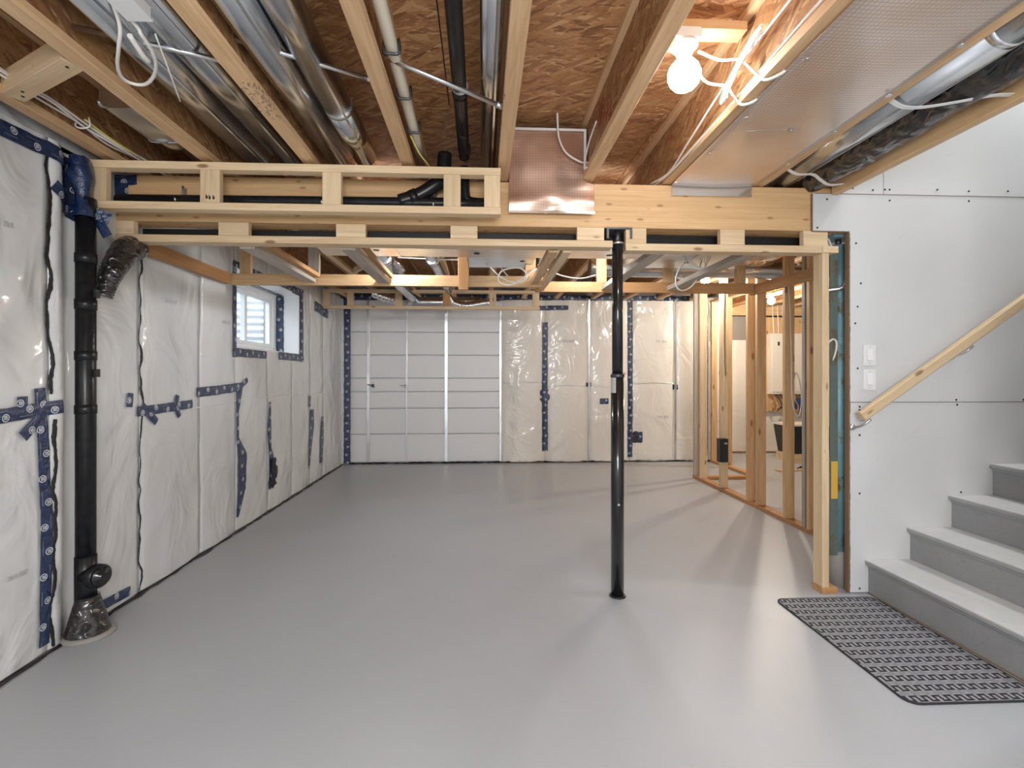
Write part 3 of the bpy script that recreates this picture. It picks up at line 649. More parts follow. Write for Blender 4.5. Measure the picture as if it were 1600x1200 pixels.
# ------------------------------------------------------------------ ladder frames
f1 = thing('soffit_frame', 'pale ladder frame of lumber hung in front of the beam\'s left half', 'frame', None, (-1,2.7,2.17))
slab('plate', -2.05,.10,2.667,2.731,2.379,2.418, M['pine'], f1); slab('plate', -2.05,.10,2.667,2.731,2.170,2.208, M['pine'], f1)
for x0_,x1_ in ((-2.05,-1.935),(-1.465,-1.365),(-.84,-.742),(-.204,-.114),(.012,.098)): slab('upright', x0_,x1_,2.672,2.71,2.209,2.378, M['pine'], f1)
stp = []
for k,(x,z) in enumerate(((-1.42,2.225),(-1.40,2.225),(-1.435,2.228))): stp.append((x,x+.010,2.6712,2.6719,z,z+.016)); stp.append((x,x+.003,2.6712,2.6719,z,z+.024))
o = boxm('ink_stamp', stp, M['ink'], f1); o['label'] = 'small black grade stamp'
f2 = thing('soffit_frame', 'lower ladder frame fixed under the long beam, blocks between beam and plate', 'frame', None, (0,2.93,2.06))
slab('plate', -2.05,.765,2.89,2.978,2.058,2.098, M['pine'], f2); slab('plate', .842,2.033,2.885,2.973,2.040,2.082, M['pine'], f2)
for x0_,x1_ in ((-2.05,-1.946),(-1.484,-1.318),(-.831,-.665),(-.181,-.026),(.556,.715),(.844,.966),(1.412,1.56),(1.921,2.07)):
    zb = 2.099 if x1_ < .8 else 2.083
    slab('block', x0_,x1_,2.893,2.931,zb,2.174, M['pine'], f2)
tag(boxm('gap_strip', [(-2.0,2.03,3.05,3.055,2.10,2.174)], M['black']), 'black strip set behind the gaps of the lower ladder frame', 'plastic strip')  # black strip added behind the blocks to make the gaps dark
f3 = thing('soffit_frame', 'small ladder frame near the back wall hiding shiny ducts', 'frame', None, (-.6,6.5,2.16))
slab('plate', -2.03,.75,6.5,6.564,2.375,2.413, M['pine'], f3); slab('plate', -2.03,.75,6.5,6.564,2.165,2.203, M['pine'], f3)
for k,(x0_,x1_) in enumerate(((-2.03,-1.95),(-1.73,-1.65),(-1.12,-1.03),(-.505,-.414),(.1,.185),(.66,.75))): slab('upright', x0_,x1_,6.502,6.54,2.204,2.374, M['plate'] if k==3 else M['pine'], f3)
# dropped ceiling framing beyond the beam
df = thing('dropped_ceiling_frame', 'flat grid of long boards hung below the ducts beyond the beam', 'frame', None, (0,3.6,2.03))
def yb(x, w, y0=2.99, y1=4.07, m='spruce', dx=0): lumber('board', (x,y0,2.068),(x+dx,y1,2.068), w, .038, M[m], df)
slab('wall_ledger', -2.03,-1.985,2.99,4.05,2.03,2.115, M['plate'], df)
yb(-1.37,.085,m='greywood'); yb(-.79,.089,m='greywood'); yb(.43,.06,2.99,4.29); yb(.515,.055,2.99,4.29,'pine'); yb(1.08,.085,2.99,4.29,'greywood'); yb(1.66,.089,2.99,4.29,'greywood'); 
slab('upright_face', -1.325,-1.29,2.99,4.05,2.088,2.12,M['plate'],df)
slab('upright_face', -.745,-.715,2.99,4.05,2.088,2.12,M['plate'],df)
slab('cross_plate', -2.0,.5,4.07,4.108,2.03,2.119, M['spruce'], df); slab('cross_plate', .46,2.40,4.29,4.328,2.03,2.119, M['plate'], df)
lumber('cross_plate', (2.42,4.37,2.07),(2.53,3.0,2.07), .038, .089, M['plate'], df)
for (x,y,m) in ((-1.36,4.11,'greywood'),(-.15,4.07,'spruce'),(.40,4.11,'spruce'),(1.65,4.33,'spruce'),(2.30,4.33,'spruce'),(-1.9,4.11,'spruce'),(1.05,4.33,'spruce')): slab('hanger', x-.044,x+.044,y,y+.038,2.10,2.44, M[m], df)
slab('hanger', -.19,-.11,4.035,4.068,2.0,2.44, M['plate'], df)

# ------------------------------------------------------------------ steel columns
c = thing('steel_column', 'black adjustable steel column standing in the middle of the floor', 'column', None, (.803,2.925,0))
lathe('lower_tube', [(.0385,.008),(.0385,1.30)], M['paint_black'], c, (.803,2.925,0), seg=28); lathe('upper_tube', [(.032,1.28),(.032,2.085)], M['paint_black'], c, (.803,2.925,0), seg=28)
lathe('collar', [(.0385,1.296),(.041,1.298),(.041,1.312),(.034,1.318)], M['darksteel'], c, (.803,2.925,0), seg=28)
lathe('base_ring', [(.050,0),(.050,.006),(.0385,.010)], M['paint_black'], c, (.803,2.925,0), seg=28)
boxm('top_plate', [(.729,.881,2.885,3.04,2.164,2.1745)], M['darksteel'], c); boxm('saddle', [(.729,.742,2.885,3.0,2.11,2.164),(.868,.881,2.885,3.0,2.11,2.164)], M['darksteel'], c)
lathe('screw_jack', [(.017,2.085),(.017,2.164)], M['darksteel'], c, (.803,2.925,0), seg=16); lathe('jack_collar', [(.036,2.082),(.038,2.084),(.038,2.094),(.02,2.10)], M['steel'], c, (.803,2.925,0), seg=24)
V=[];F=[]
for k in range(7):
    a = radians(-178+k*10); 
    for z in (1.205,1.295): V.append((.803+.0391*cos(a),2.925+.0391*sin(a),z))
for k in range(6): F.append((2*k,2*k+2,2*k+3,2*k+1))
o = new_mesh('sticker', V, F, M['label'], c); rel(o); o['label']='grey printed sticker'
lathe('pin', [(.007,0),(.007,.014)], M['plate'], c, (.833,2.889,1.318),(0,-1,0),10); lathe('rust_spot', [(.007,0),(.007,.002)], M['label'], c, (.80,2.8865,.55),(0,-1,0),10)
c = thing('steel_column', 'worn teal-painted steel column in the gap beside the stair wall', 'column', None, (2.235,3.0,0))
lathe('tube', [(.036,.012),(.036,2.12)], M['teal'], c, (2.224,3.01,0), seg=28); boxm('top_plate', [(2.15,2.30,2.95,3.08,2.155,2.1745)], M['teal'], c); lathe('screw_jack', [(.018,2.12),(.018,2.155)], M['darksteel'], c, (2.222,3.01,0))
lathe('concrete_foot', [(.058,0),(.055,.19),(.047,.22)], M['concrete'], c, (2.222,3.01,0)); 
boxm('flange_strip', [(2.140,2.188,2.968,2.976,.2,2.10)], M['olive'], c)['label']='rust-stained flat strip'
tube('strap_bracket', [(2.10,3.0,1.83),(2.15,2.965,1.835),(2.19,2.945,1.84),(2.215,2.94,1.865),(2.225,2.91,1.90)], .013, M['steel'], c, 8, 4)
boxm('sticker', [(2.145,2.185,2.964,2.968,.55,.78)], M['yellow_label'], c)['label']='yellow warning sticker'

# ------------------------------------------------------------------ stud partition on the right
sp_ = thing('stud_partition', 'open stud wall with orange bottom plate right of the black column', 'stud wall', None, (2.73,5,0))
XP = 2.685
V=[(XP,3.98),(XP,6.25),(XP+.089,6.25),(XP+.089,3.92),(XP+.045,3.90)]
vv=[(x,y,.0005) for x,y in V]+[(x,y,.038) for x,y in V]; n=5; o=new_mesh('bottom_plate', vv, [tuple(range(n-1,-1,-1)),tuple(range(n,2*n))]+[(i,(i+1)%n,(i+1)%n+n,i+n) for i in range(n)], M['plate'], sp_)
# plate outline runs clockwise, so turn its faces outwards
o.data.flip_normals(); rel(o)
for y, m in ((6.19,'greywood'),(6.02,'pine'),(5.50,'pine'),(4.92,'spruce'),(4.745,'spruce'),(4.30,'spruce'),(4.03,'greywood'),(3.97,'spruce')):
    slab('stud', XP,XP+.089,y,y+.038,.039,2.40, M[m], sp_)
slab('top_plate', XP,XP+.089,3.93,6.25,2.40,2.438, M['spruce'], sp_)
slab('return_plate', XP+.09,3.42,6.10,6.19,.0005,.038, M['plate'], sp_)
cp = thing('closet_partition', 'short stud wall with diagonal-looking plate behind the main partition', 'stud wall', None, (3.5,6.8,0))
slab('bottom_plate', 3.43,3.52,6.24,7.36,.0005,.038, M['plate'], cp)
for y in (6.86,7.30): slab('stud', 3.43,3.52,y,y+.038,.039,2.40, M['spruce'], cp)
slab('top_plate', 3.43,3.52,6.24,7.36,2.40,2.438, M['spruce'], cp)
ep = thing('end_post', 'pale wooden post on a short block at the stair wall corner', 'post', None, (2.06,2.93,0))
slab('post_stud', 2.034,2.076,2.888,2.972,.040,2.04, M['pine'], ep); slab('foot_plate', 2.03,2.125,2.885,2.975,.0005,.039, M['plate'], ep); slab('cap_plate', 2.034,2.13,2.883,2.972,2.041,2.0815, M['pine'], ep)
slab('filler_strip', 2.077,2.092,2.95,2.99,.04,.42, M['spruce'], ep)

# ------------------------------------------------------------------ plumbing
ds = thing('drain_stack', 'tall black plastic drain pipe standing against the left wall', 'pipe', None, (-1.995,2.62,0))
PX, PY = -1.995, 2.62
lathe('pipe', [(.043,.12),(.043,2.20)], M['abs'], ds, (PX,PY,0), seg=24)
for z0,z1 in ((.16,.40),(1.115,1.16),(1.385,1.43),(1.64,1.69),(1.875,1.92),(2.13,2.17)): lathe('coupling', [(.043,z0-.001),(.0465,z0),(.0465,z1),(.043,z1+.001)], M['abs'], ds, (PX,PY,0), seg=24)
lathe('cleanout_hub', [(.046,0),(.048,.05),(.058,.06),(.058,.095),(.050,.10)], M['abs'], ds, (PX,PY,.305), (.80,-.25,0), 24)
o = lathe('cleanout_cap', [(.048,.10),(.048,.108),(.02,.110),(.018,.122)], M['paint_black'], ds, (PX,PY,.305), (.80,-.25,0), 20)
lathe('tape_boot', [(.105,.0),(.095,.02),(.075,.10),(.054,.18),(.050,.20)], M['wrap'], ds, (PX+.01,PY,0), seg=18)
o = lathe('base_sealant', [(.118,.0005),(.112,.014),(.10,.02)], M['concrete'], ds, (PX+.012,PY,0), seg=14)
for z_ in (1.70,1.30): boxm('bracket', [(PX+.044,PX+.056,PY-.01,PY+.02,z_,z_+.04)], M['abs'], ds)
fx = thing('flexible_hose', 'crumpled black flexible hose bending out behind the drain stack', 'hose')
tube('hose', [(-1.985,2.72,1.72),(-1.965,2.735,1.82),(-1.95,2.78,1.92),(-1.96,2.87,2.01),(-2.0,2.99,2.04)], .055, M['wrap'], fx, 18, 14, rad=lambda t: .75+.45*min(1,t*1.6)+.05*sin(t*150))
dp = thing('drain_pipe', 'horizontal black drain pipe behind the upper ladder frame', 'pipe', None, (-1,2.82,2.27))
tube('pipe', [(-1.98,2.82,2.262),(-.5,2.82,2.272),(.06,2.82,2.276)], .032, M['abs'], dp, 18, 2)
tube('wye', [(-.46,2.82,2.28),(-.36,2.82,2.315),(-.27,2.82,2.37),(-.22,2.83,2.42),(-.21,2.84,2.56)], .040, M['abs'], dp, 18, 6)
for (p,q) in (((-.40,2.82,2.295),(-.36,2.82,2.315)),((-.235,2.825,2.40),(-.215,2.832,2.44))): tube('coupling', [p,q], .046, M['abs'], dp, 18, 1)
tube('branch', [(-.02,2.82,2.28),(-.075,2.82,2.29),(-.095,2.82,2.33),(-.098,2.82,2.48)], .028, M['abs'], dp, 16, 6)
for x in (-1.66,-.88,-.27): tube('hanger_strap', [(x,2.862,2.36),(x,2.855,2.27),(x,2.82,2.226),(x,2.785,2.27)], .006, M['steel'], dp, 6, 4)
vp = thing('vent_pipe', 'black plastic pipe running overhead beside a narrow metal duct', 'pipe', None, (-.09,1,2.56))
tube('pipe', [(-.082,-2.6,2.575),(-.098,2.3,2.56),(-.10,2.50,2.56),(-.10,2.84,2.55)], .031, M['abs'], vp, 20, 3)
for y in (2.18,2.74): tube('coupling', [(-.096,y,2.561),(-.097,y+.05,2.561)], .036, M['abs'], vp, 20, 1)
tube('coupling_ring', [(-.0955,2.17,2.561),(-.0955,2.176,2.561)], .0375, M['steel'], vp, 20, 1)
wp = thing('white_pipe', 'slim cream plastic pipe strapped along the middle floor joist', 'pipe', None, (-.33,1,2.5))
tube('pipe', [(-.325,-2.6,2.53),(-.335,1.9,2.53),(-.345,2.85,2.53)], .024, M['cream'], wp, 16, 2)
for y in (1.86,2.16,2.46): tube('strap', [(-.36,y,2.545),(-.362,y,2.50),(-.335,y,2.495),(-.305,y,2.50),(-.307,y,2.55)], .006, M['darksteel'], wp, 6, 3)
for x, y in ((-.335,2.52),):
    tag(tube('yellow_wire', [(x-.02,2.5,2.50),(x+.01,2.6,2.46),(x+.05,2.72,2.44),(x+.07,2.80,2.43)], .004, M['yellow_cable'], None, 6, 5), 'thin yellow wire drooping beside the cream pipe', 'wire')
pr = [('left round metal duct of the pair nearest the left wall', -1.262,.082,2.565,2.88), ('right round metal duct of the pair nearest the left wall', -1.085,.080,2.565,2.88), ('left round metal duct in the second joist bay of ducts', -.812,.072,2.56,2.88), ('right round metal duct, collared, in the second joist bay of ducts', -.665,.066,2.56,2.88), ('narrow round metal duct beside the black vent pipe', .035,.043,2.565,2.99)]
for lb, x, r_, z, ye in pr:
    d = thing('round_duct', lb, 'duct', 'round ducts overhead', (x,0,z)); ya = -2.7
    joints = [ya, -.6, .9, 2.35, ye] if x > -.7 and x < 0 else [ya, -.4, 1.2, ye]
    for a,b in zip(joints, joints[1:]):
        tube('duct_section', [(x,a+.001,z),(x,b-.001,z)], r_, M['galv'], d, 40, 1)
    for a in joints[1:-1]: tube('duct_collar', [(x,a-.012,z),(x,a+.012,z)], r_+.0015, M['steel'], d, 40, 1)
    lumber('lock_seam', (x+r_*.5,ya,z-r_*.866),(x+r_*.5,ye,z-r_*.866), .012, .004, M['galv'], d)
d = thing('duct_boot', 'short shiny sheet-metal boot with rounded end beside the left joist', 'duct', None, (-1.63,2.5,2.5))
V=[];F=[];Pq=[(-1.70,.0),(-1.70,.05),(-1.66,.09),(-1.58,.09),(-1.54,.05),(-1.54,.0)]
prof=[]
for k in range(24):
    a=2*pi*k/24; prof.append((-1.615+.082*(1 if cos(a)>0 else -1)*abs(cos(a))**.5, 2.545+.05*(1 if sin(a)>0 else -1)*abs(sin(a))**.5))
for y in (2.30,2.62):
    for (x,z) in prof: V.append((x,y,z))
F=[(k,(k+1)%24,24+(k+1)%24,24+k) for k in range(24)]+[tuple(range(23,-1,-1)),tuple(range(24,48))]
rel(new_mesh('boot_body', V, F, M['sheet'], d)); 
tube('boot_elbow', [(-1.615,2.60,2.545),(-1.615,2.70,2.55),(-1.615,2.76,2.60),(-1.615,2.78,2.72)], .058, M['galv'], d, 24, 6)
tube('boot_rim', [(-1.695,2.62,2.52),(-1.68,2.625,2.497),(-1.615,2.625,2.493),(-1.55,2.625,2.497),(-1.535,2.62,2.52)], .004, M['steel'], d, 6, 4)
tube('screw_eye', [(-1.665,2.30,2.50),(-1.665,2.27,2.49),(-1.66,2.25,2.50)], .008, M['steel'], d, 6, 3)
d = thing('round_duct', 'fat round metal duct strapped beside the wide foil panel', 'duct', None, (1.80,1,2.5))
for a,b in ((-2.7,-.4),(-.4,1.62),(1.62,2.98)): tube('duct_section', [(1.80,a,2.515),(1.80,b,2.515)], .080, M['galv'], d, 40, 1)
for y in (1.62,): tube('duct_collar', [(1.80,y-.015,2.515),(1.80,y+.015,2.515)], .083, M['crinkle'], d, 40, 1)
tube('lock_seam', [(1.845,-2.7,2.448),(1.845,2.98,2.448)], .004, M['steel'], d, 6, 1)
wd = thing('insulated_duct', 'crumpled black plastic-wrapped duct between metal duct and stairwell trimmer', 'duct', None, (1.98,1,2.5))
V=[];F=[];n=26;m_=150
for i in range(m_+1):
    y=-2.7+5.6*i/m_
    for k in range(n):
        a=2*pi*k/n; r_=.084*(1+.16*noise.noise(Vector((cos(a)*1.4,sin(a)*1.4,y*4.5)))+.13*abs(noise.noise(Vector((cos(a)*2.5,sin(a)*2.5,y*11)))))
        V.append((1.985+r_*cos(a)*1.02, y, 2.50+r_*sin(a)*1.05))
for i in range(m_):
    for k in range(n): F.append((i*n+k,(i+1)*n+k,(i+1)*n+(k+1)%n,i*n+(k+1)%n))
rel(new_mesh('plastic_wrap', V, F, M['wrap'], wd, smooth=True))
for lb, y0, y1 in (('nearer white hanging strap under the round duct and black wrap', 2.0, 1.86), ('farther white hanging strap under the round duct', 2.70, 2.78)):
    V=[];F=[]; P=catmull([(1.70,y0,2.455),(1.76,y0,2.428),(1.84,y0-.01,2.425),(1.92,(y0+y1)/2,2.415),(2.0,y1,2.405),(2.08,y1,2.41)],5)
    for p in P: V += [(p[0],p[1]-.012,p[2]),(p[0],p[1]+.012,p[2]),(p[0],p[1]-.012,p[2]+.002),(p[0],p[1]+.012,p[2]+.002)]
    for i in range(len(P)-1):
        a=4*i; F += [(a,a+4,a+5,a+1),(a+2,a+3,a+7,a+6),(a,a+2,a+6,a+4),(a+1,a+5,a+7,a+3)]
    tag(new_mesh('hanging_strap', V, F, M['white']), lb, 'strap', 'hanging straps')
# foil panels
def wavy(name, x0,x1,y0,y1,z, nx, ny, amp, mat, parent, vertical=False):
    V=[];F=[]
    for layer in (0,1):
        for i in range(nx+1):
            for j in range(ny+1):
                x=x0+(x1-x0)*i/nx; y=y0+(y1-y0)*j/ny; d_=amp*noise.noise(Vector((x*2.2,y*2.2,5))) + (.008*sin(pi*i/nx) if amp else 0)
                V.append((x, z-d_+layer*.008, y) if vertical else (x, y, z-d_+layer*.006))
    N=(nx+1)*(ny+1); q=lambda i,j: i*(ny+1)+j
    for i in range(nx):
        for j in range(ny):
            f=(q(i,j),q(i,j+1),q(i+1,j+1),q(i+1,j)); F.append(f if not vertical else f[::-1]); g=tuple(N+t for t in f); F.append(g[::-1] if not vertical else g)
    for i in range(nx): F += [(q(i,0),q(i+1,0),N+q(i+1,0),N+q(i,0)), (q(i+1,ny),q(i,ny),N+q(i,ny),N+q(i+1,ny))]
    for j in range(ny): F += [(q(0,j+1),q(0,j),N+q(0,j),N+q(0,j+1)), (q(nx,j),q(nx,j+1),N+q(nx,j+1),N+q(nx,j))]
    return new_mesh(name, V, F, mat, parent, smooth=False)
fp = thing('foil_liner', 'wide foil-faced sheet stapled under the joists near the stairs', 'panel', None, (1.38,1.5,2.43))
o = wavy('foil_sheet', 1.115,1.63,-2.6,2.893,2.434, 14, 90, .010, M['foil'], fp); rel(o); o.data.polygons.foreach_set('use_smooth',[True]*len(o.data.polygons))
boxm('end_lip', [(1.118,1.60,2.886,2.893,2.368,2.432)], M['crinkle'], fp)
for (x,y) in ((1.61,1.9),(1.61,2.2),(1.61,1.6),(1.14,1.7),(1.40,2.2),(1.14,2.45),(1.61,2.55),(1.14,2.1)): lathe('washer', [(.012,0),(.012,.003)], M['steel'], fp, (x,y,2.425-.006), (0,0,-1), 10)
tube('wrinkle_ridge', [(1.20,2.23,2.427),(1.35,2.20,2.426),(1.45,2.21,2.427)], .003, M['crinkle'], fp, 6, 3)
vp2 = thing('foil_liner', 'upright foil-faced sheet closing a joist bay, lapping over the beam', 'panel', None, (.4,2.86,2.24))
V=[];F=[]; nx,nz2=20,20
for layer in (0,1):
    for i in range(nx+1):
        for j in range(nz2+1):
            u,v=i/nx,j/nz2; z=2.245+.475*v; lo=z<2.43
            x = (.156+(.648-.156)*u) if z<2.42 else (.158+(.585-.158)*u)
            y = 2.862 - .012*sin(pi*u)*sin(pi*v) + .03*exp(-(((u-.48)/.12)**2+((v-.07)/.09)**2)) - .012*exp(-((v-.12)/.08)**2) + .006*noise.noise(Vector((x*8,z*8,0)))
            V.append((x,y+layer*.006,z))
N=(nx+1)*(nz2+1)
for i in range(nx):
    for j in range(nz2):
        a=i*(nz2+1)+j; f=(a,a+nz2+1,a+nz2+2,a+1); F.append(f); F.append(tuple(N+t for t in f)[::-1])
o=new_mesh('foil_sheet', V, F, M['foil'], vp2, smooth=True); rel(o)
M2 = foil_mat((0,2)); M2.name = 'foil_bubble_wrap_upright'; o.data.materials[0] = M2
boxm('edge_tape', [(.155,.60,2.850,2.856,2.715,2.728),(.585,.60,2.845,2.856,2.45,2.725)], M['white'], vp2)
boxm('bottom_hem', [(.156,.648,2.848,2.856,2.240,2.252)], M['crinkle'], vp2)

# cross rods
for lb, p, q in (('galvanised bracing rod crossing above the two left ducts', (-1.43,1.82,2.53),(-.94,1.90,2.47)), ('galvanised bracing rod ending at the joist with the cream pipe', (-.90,1.86,2.53),(-.432,2.04,2.50)), ('galvanised bracing rod crossing in front of the black vent pipe', (-.368,1.92,2.52),(.088,2.13,2.455))):
    r_ = thing('bracing_rod', lb, 'rod', 'bracing rods between joists', p); tube('rod', [p,q], .0095, M['steel'], r_, 12, 1)
    p_, q_ = Vector(p), Vector(q); dv=(q_-p_).normalized(); tube('flattened_end', [q_-dv*.03, q_], .013, M['steel'], r_, 8, 1)
# nailed wood block
nb = thing('wood_block', 'short pine block nailed between the two leftmost joists', 'block', None, (-1.7,2.0,2.44))
lumber('block', (-1.91,2.135,2.485),(-1.487,1.895,2.485), .075, .089, M['pine'], nb)
for (x,y) in ((-1.86,2.12),(-1.83,2.085),(-1.52,1.91)): lathe('nail_head', [(.006,0),(.006,.002)], M['screw'], nb, (x,y,2.4405),(0,0,-1),8)

# ------------------------------------------------------------------ sheet metal beyond the beam
td = thing('trunk_duct', 'large flat galvanised duct crossing above the hung boards beyond the beam', 'duct', None, (0,3.5,2.2))
xs=[-1.16,-.62,-.10,.48,1.05,1.62,2.2]
for a,b in zip(xs, xs[1:]): boxm('duct_section', [(a+.002,b-.002,3.22,3.80,2.205,2.425)], M['sheet'], td)
for a in xs[1:-1]: boxm('drive_cleat', [(a-.012,a+.012,3.215,3.805,2.20,2.205)], M['steel'], td)
for x,y in ((-.756,3.62),(-.038,3.68),(.951,3.69),(1.938,3.70)): lathe('hole_disc', [(.022,0),(.022,.003)], M['black'], td, (x,y,2.2048),(0,0,-1),14)  # flat black discs stand for the dark of open holes
sd = thing('branch_duct', 'smaller flat galvanised duct behind the large flat duct', 'duct', None, (.2,4,2.22))
boxm('duct_section', [(-.12,.42,3.82,4.25,2.225,2.42)], M['sheet'], sd); boxm('duct_section', [(1.2,2.2,3.82,4.2,2.225,2.42)], M['sheet'], sd)
for x,y in ((.324,4.0),(1.663,3.98)): lathe('hole_disc', [(.02,0),(.02,.003)], M['black'], sd, (x,y,2.2248),(0,0,-1),14)  # open holes drawn as black discs
ld = thing('joist_pan', 'bright sheet-metal panel under the joists beside the left wall', 'duct', None, (-1.4,3.4,2.3))
boxm('sheet', [(-1.98,-1.20,3.1,3.9,2.425,2.433)], M['sheet'], ld); lathe('hole_disc', [(.022,0),(.022,.003)], M['black'], ld, (-1.45,3.75,2.4248),(0,0,-1),14)  # hole in the sheet drawn as a black disc
for lb,P,r_ in (('round duct branch rising left of the cluttered back corner', [(-.85,3.85,2.32),(-.85,4.4,2.33),(-.95,5.4,2.35),(-.9,6.9,2.33)], .06), ('round duct branch running to the back wall at centre', [(-.45,3.85,2.33),(-.45,4.6,2.37),(-.42,6.3,2.38)], .05),
                ('large round duct curving over the stud partition', [(1.0,4.60,2.31),(1.9,4.60,2.31),(2.6,4.61,2.31),(3.2,4.75,2.31)], .085), ('second round duct over the stud partition, nearer the stairs', [(2.24,3.6,2.31),(3.0,3.6,2.31),(4.2,3.6,2.31)], .085),
                ('short round duct lying inside the back ladder frame', [(-1.0,6.85,2.30),(-.6,6.85,2.30),(.0,6.85,2.31)], .075)):
    d = thing('round_duct', lb, 'duct', 'round ducts beyond the beam', P[0]); tube('duct_section', P, r_, M['galv'], d, 24, 5)
    if 'short' not in lb: tube('foil_joint', [Vector(P[1])-Vector((0,.06,0)), Vector(P[1])+Vector((0,.06,0))], r_+.012, M['crinkle'], d, 14, 1)
for lb,P in (('crinkled foil duct elbow at the back ladder frame', [(-.5,6.66,2.36),(-.47,6.68,2.36),(-.40,6.75,2.28),(-.2,6.8,2.25),(.1,6.8,2.30)]), ('crinkled foil duct hanging from the ceiling at left centre', [(-.95,4.9,2.60),(-.93,5.1,2.50),(-.85,5.3,2.42)]), ('crinkled foil duct over the left end of the back ladder frame', [(-1.44,6.68,2.40),(-1.28,6.70,2.34),(-1.15,6.72,2.31)])):
    tag(tube('foil_duct', P, .06, M['crinkle'], None, 16, 12, rad=lambda t: 1+.10*sin(t*110)), lb, 'duct', 'crinkled foil ducts')
# cross bridging in the left bay beyond the beam
cb = thing('cross_bridging', 'pale crossed wooden braces between joists left of the ducts beyond', 'brace', None, (-1.18,4.9,2.6))
for a,b in (((-1.43,4.7,2.45),(-.94,4.7,2.755)),((-1.43,4.75,2.755),(-.94,4.75,2.45)),((-1.43,5.6,2.45),(-.94,5.6,2.755)),((-1.43,5.65,2.755),(-.94,5.65,2.45))): lumber('brace', a,b,.038,.064,M['pine'],cb)
cb = thing('cross_bridging', 'pale crossed wooden braces between joists right of the black column', 'brace', None, (1.38,5,2.6))
for a,b in (((1.13,5.0,2.45),(1.62,5.0,2.755)),((1.13,5.05,2.755),(1.62,5.05,2.45))): lumber('brace', a,b,.038,.064,M['pine'],cb)
for lb,x,y in (('white junction box above the hung boards, left of the black column', .60,4.75), ('white junction box above the hung boards at centre', -.45,4.75)):
    b_ = thing('junction_box', lb, 'junction box', 'ceiling junction boxes', (x,y,2.40)); lathe('box', [(.05,2.385),(.055,2.39),(.055,2.44)], M['white'], b_, (x,y,0), seg=8); lathe('cover_plate', [(.03,2.375),(.058,2.381),(.058,2.386)], M['white'], b_, (x,y,0), seg=8)

# ------------------------------------------------------------------ bulbs
def bulb_fixture(lb, x, y, zt, r, mat, down=True):
    b = thing('bare_bulb', lb, 'light', 'bare ceiling bulbs', (x,y,zt))
    lathe('socket', [(.055,zt),(.055,zt-.012),(.036,zt-.03),(.030,zt-.05),(.022,zt-.055)], M['white'], b, (x,y,0), seg=20)
    pf = [(.014,zt-.055),(.018,zt-.075)]+[(r*sin(radians(a)), zt-.075-r*.75-r*cos(radians(180-a))*-1*1.0 if False else zt-.078-r-(-r*cos(radians(a)))*-1) for a in (25,50,75,100,125,150,172)]
    pf = [(.014,zt-.055)]+[(r*sin(radians(a)), zt-.06-r+r*cos(radians(a))) for a in (20,40,60,80,100,120,140,160,175)]
    lathe('glass_globe', pf, mat, b, (x,y,0), seg=20); return b
b = bulb_fixture('glowing bare bulb in a white socket between joists near the stairs', .825, 2.0, 2.66, .066, M['bulb_near'])
boxm('outlet_box', [(.775,.875,1.95,2.05,2.66,2.70)], M['white'], b); slab('backer_board', .65,1.068,1.96,2.04,2.70,2.738, M['spruce'], b)
b = bulb_fixture('small glowing bulb in the back room seen between partition studs', 4.02, 6.75, 2.45, .05, M['bulb_far'])
b = bulb_fixture('lit bulb above the hung boards near the partition', 2.42, 5.3, 2.44, .045, M['bulb_mid'])
slab('backer_board', 2.18,2.62,5.26,5.34,2.44,2.478, M['spruce'], b)

for x, lb in ((-.65,'unseen bulb added behind the big flat duct, left of centre'),(.87,'unseen bulb added behind the big flat duct, in line with the black column')):  # unseen bulbs, boards and boxes added to brighten the back area
    b = bulb_fixture(lb, x, 3.92, 2.372, .038, M['bulb_fill']); slab('backer_board', x-.30,x+.30,3.88,3.96,2.44,2.478, M['spruce'], b); boxm('outlet_box', [(x-.05,x+.05,3.87,3.97,2.372,2.44)], M['white'], b)
# ------------------------------------------------------------------ cables
def cab(lb, P, r=.0055, m='cable', cat='cable', group=None, name='cable', sm=6): return tag(tube(name, P, r, M[m], None, 6, sm), lb, cat, group)
for k,(dx,dz) in enumerate(((0,0),(.014,.008),(.026,.0),(.012,-.010))):
    cab('one of four white cables bundled along the leftmost joist', [(-1.90+dx,-1.5,2.53+dz),(-1.90+dx,1.6,2.52+dz),(-1.90+dx+.006*sin(k*2),2.05,2.50+dz),(-1.895+dx+.014*(k-1.5),2.25,2.505+dz),(-1.90+dx,2.46,2.50+dz),(-1.895+dx+.012*(k-1.5),2.65,2.49+dz),(-1.87+dx,2.85,2.49+dz),(-1.87+dx,3.2,2.5+dz)], group='cables along the left joist')
cab('yellow cable joining the white bundle along the leftmost joist', [(-1.87,2.45,2.515),(-1.86,2.62,2.495),(-1.845,2.85,2.49),(-1.84,3.2,2.5)], m='yellow_cable')
lp = thing('cable_tie', 'white cable tie around the bundle on the leftmost joist', 'tie'); tube('band', [(-1.91,2.46,2.53),(-1.92,2.46,2.49),(-1.89,2.46,2.478),(-1.855,2.46,2.49),(-1.86,2.46,2.53)], .004, M['white'], lp, 6, 4)
cab('white cable loop dangling at the top left between joists', [(-1.18,1.60,2.56),(-1.19,1.70,2.47),(-1.24,1.77,2.43),(-1.30,1.85,2.42),(-1.337,1.92,2.42),(-1.335,1.965,2.42),(-1.29,1.975,2.42),(-1.23,1.93,2.42),(-1.18,1.87,2.425),(-1.145,1.80,2.43),(-1.13,1.72,2.44),(-1.13,1.6,2.46),(-1.14,.8,2.5)], .0065)
cab('short white strip hanging inside the dangling cable loop', [(-1.17,1.72,2.44),(-1.175,1.79,2.42),(-1.18,1.83,2.42)], .009)
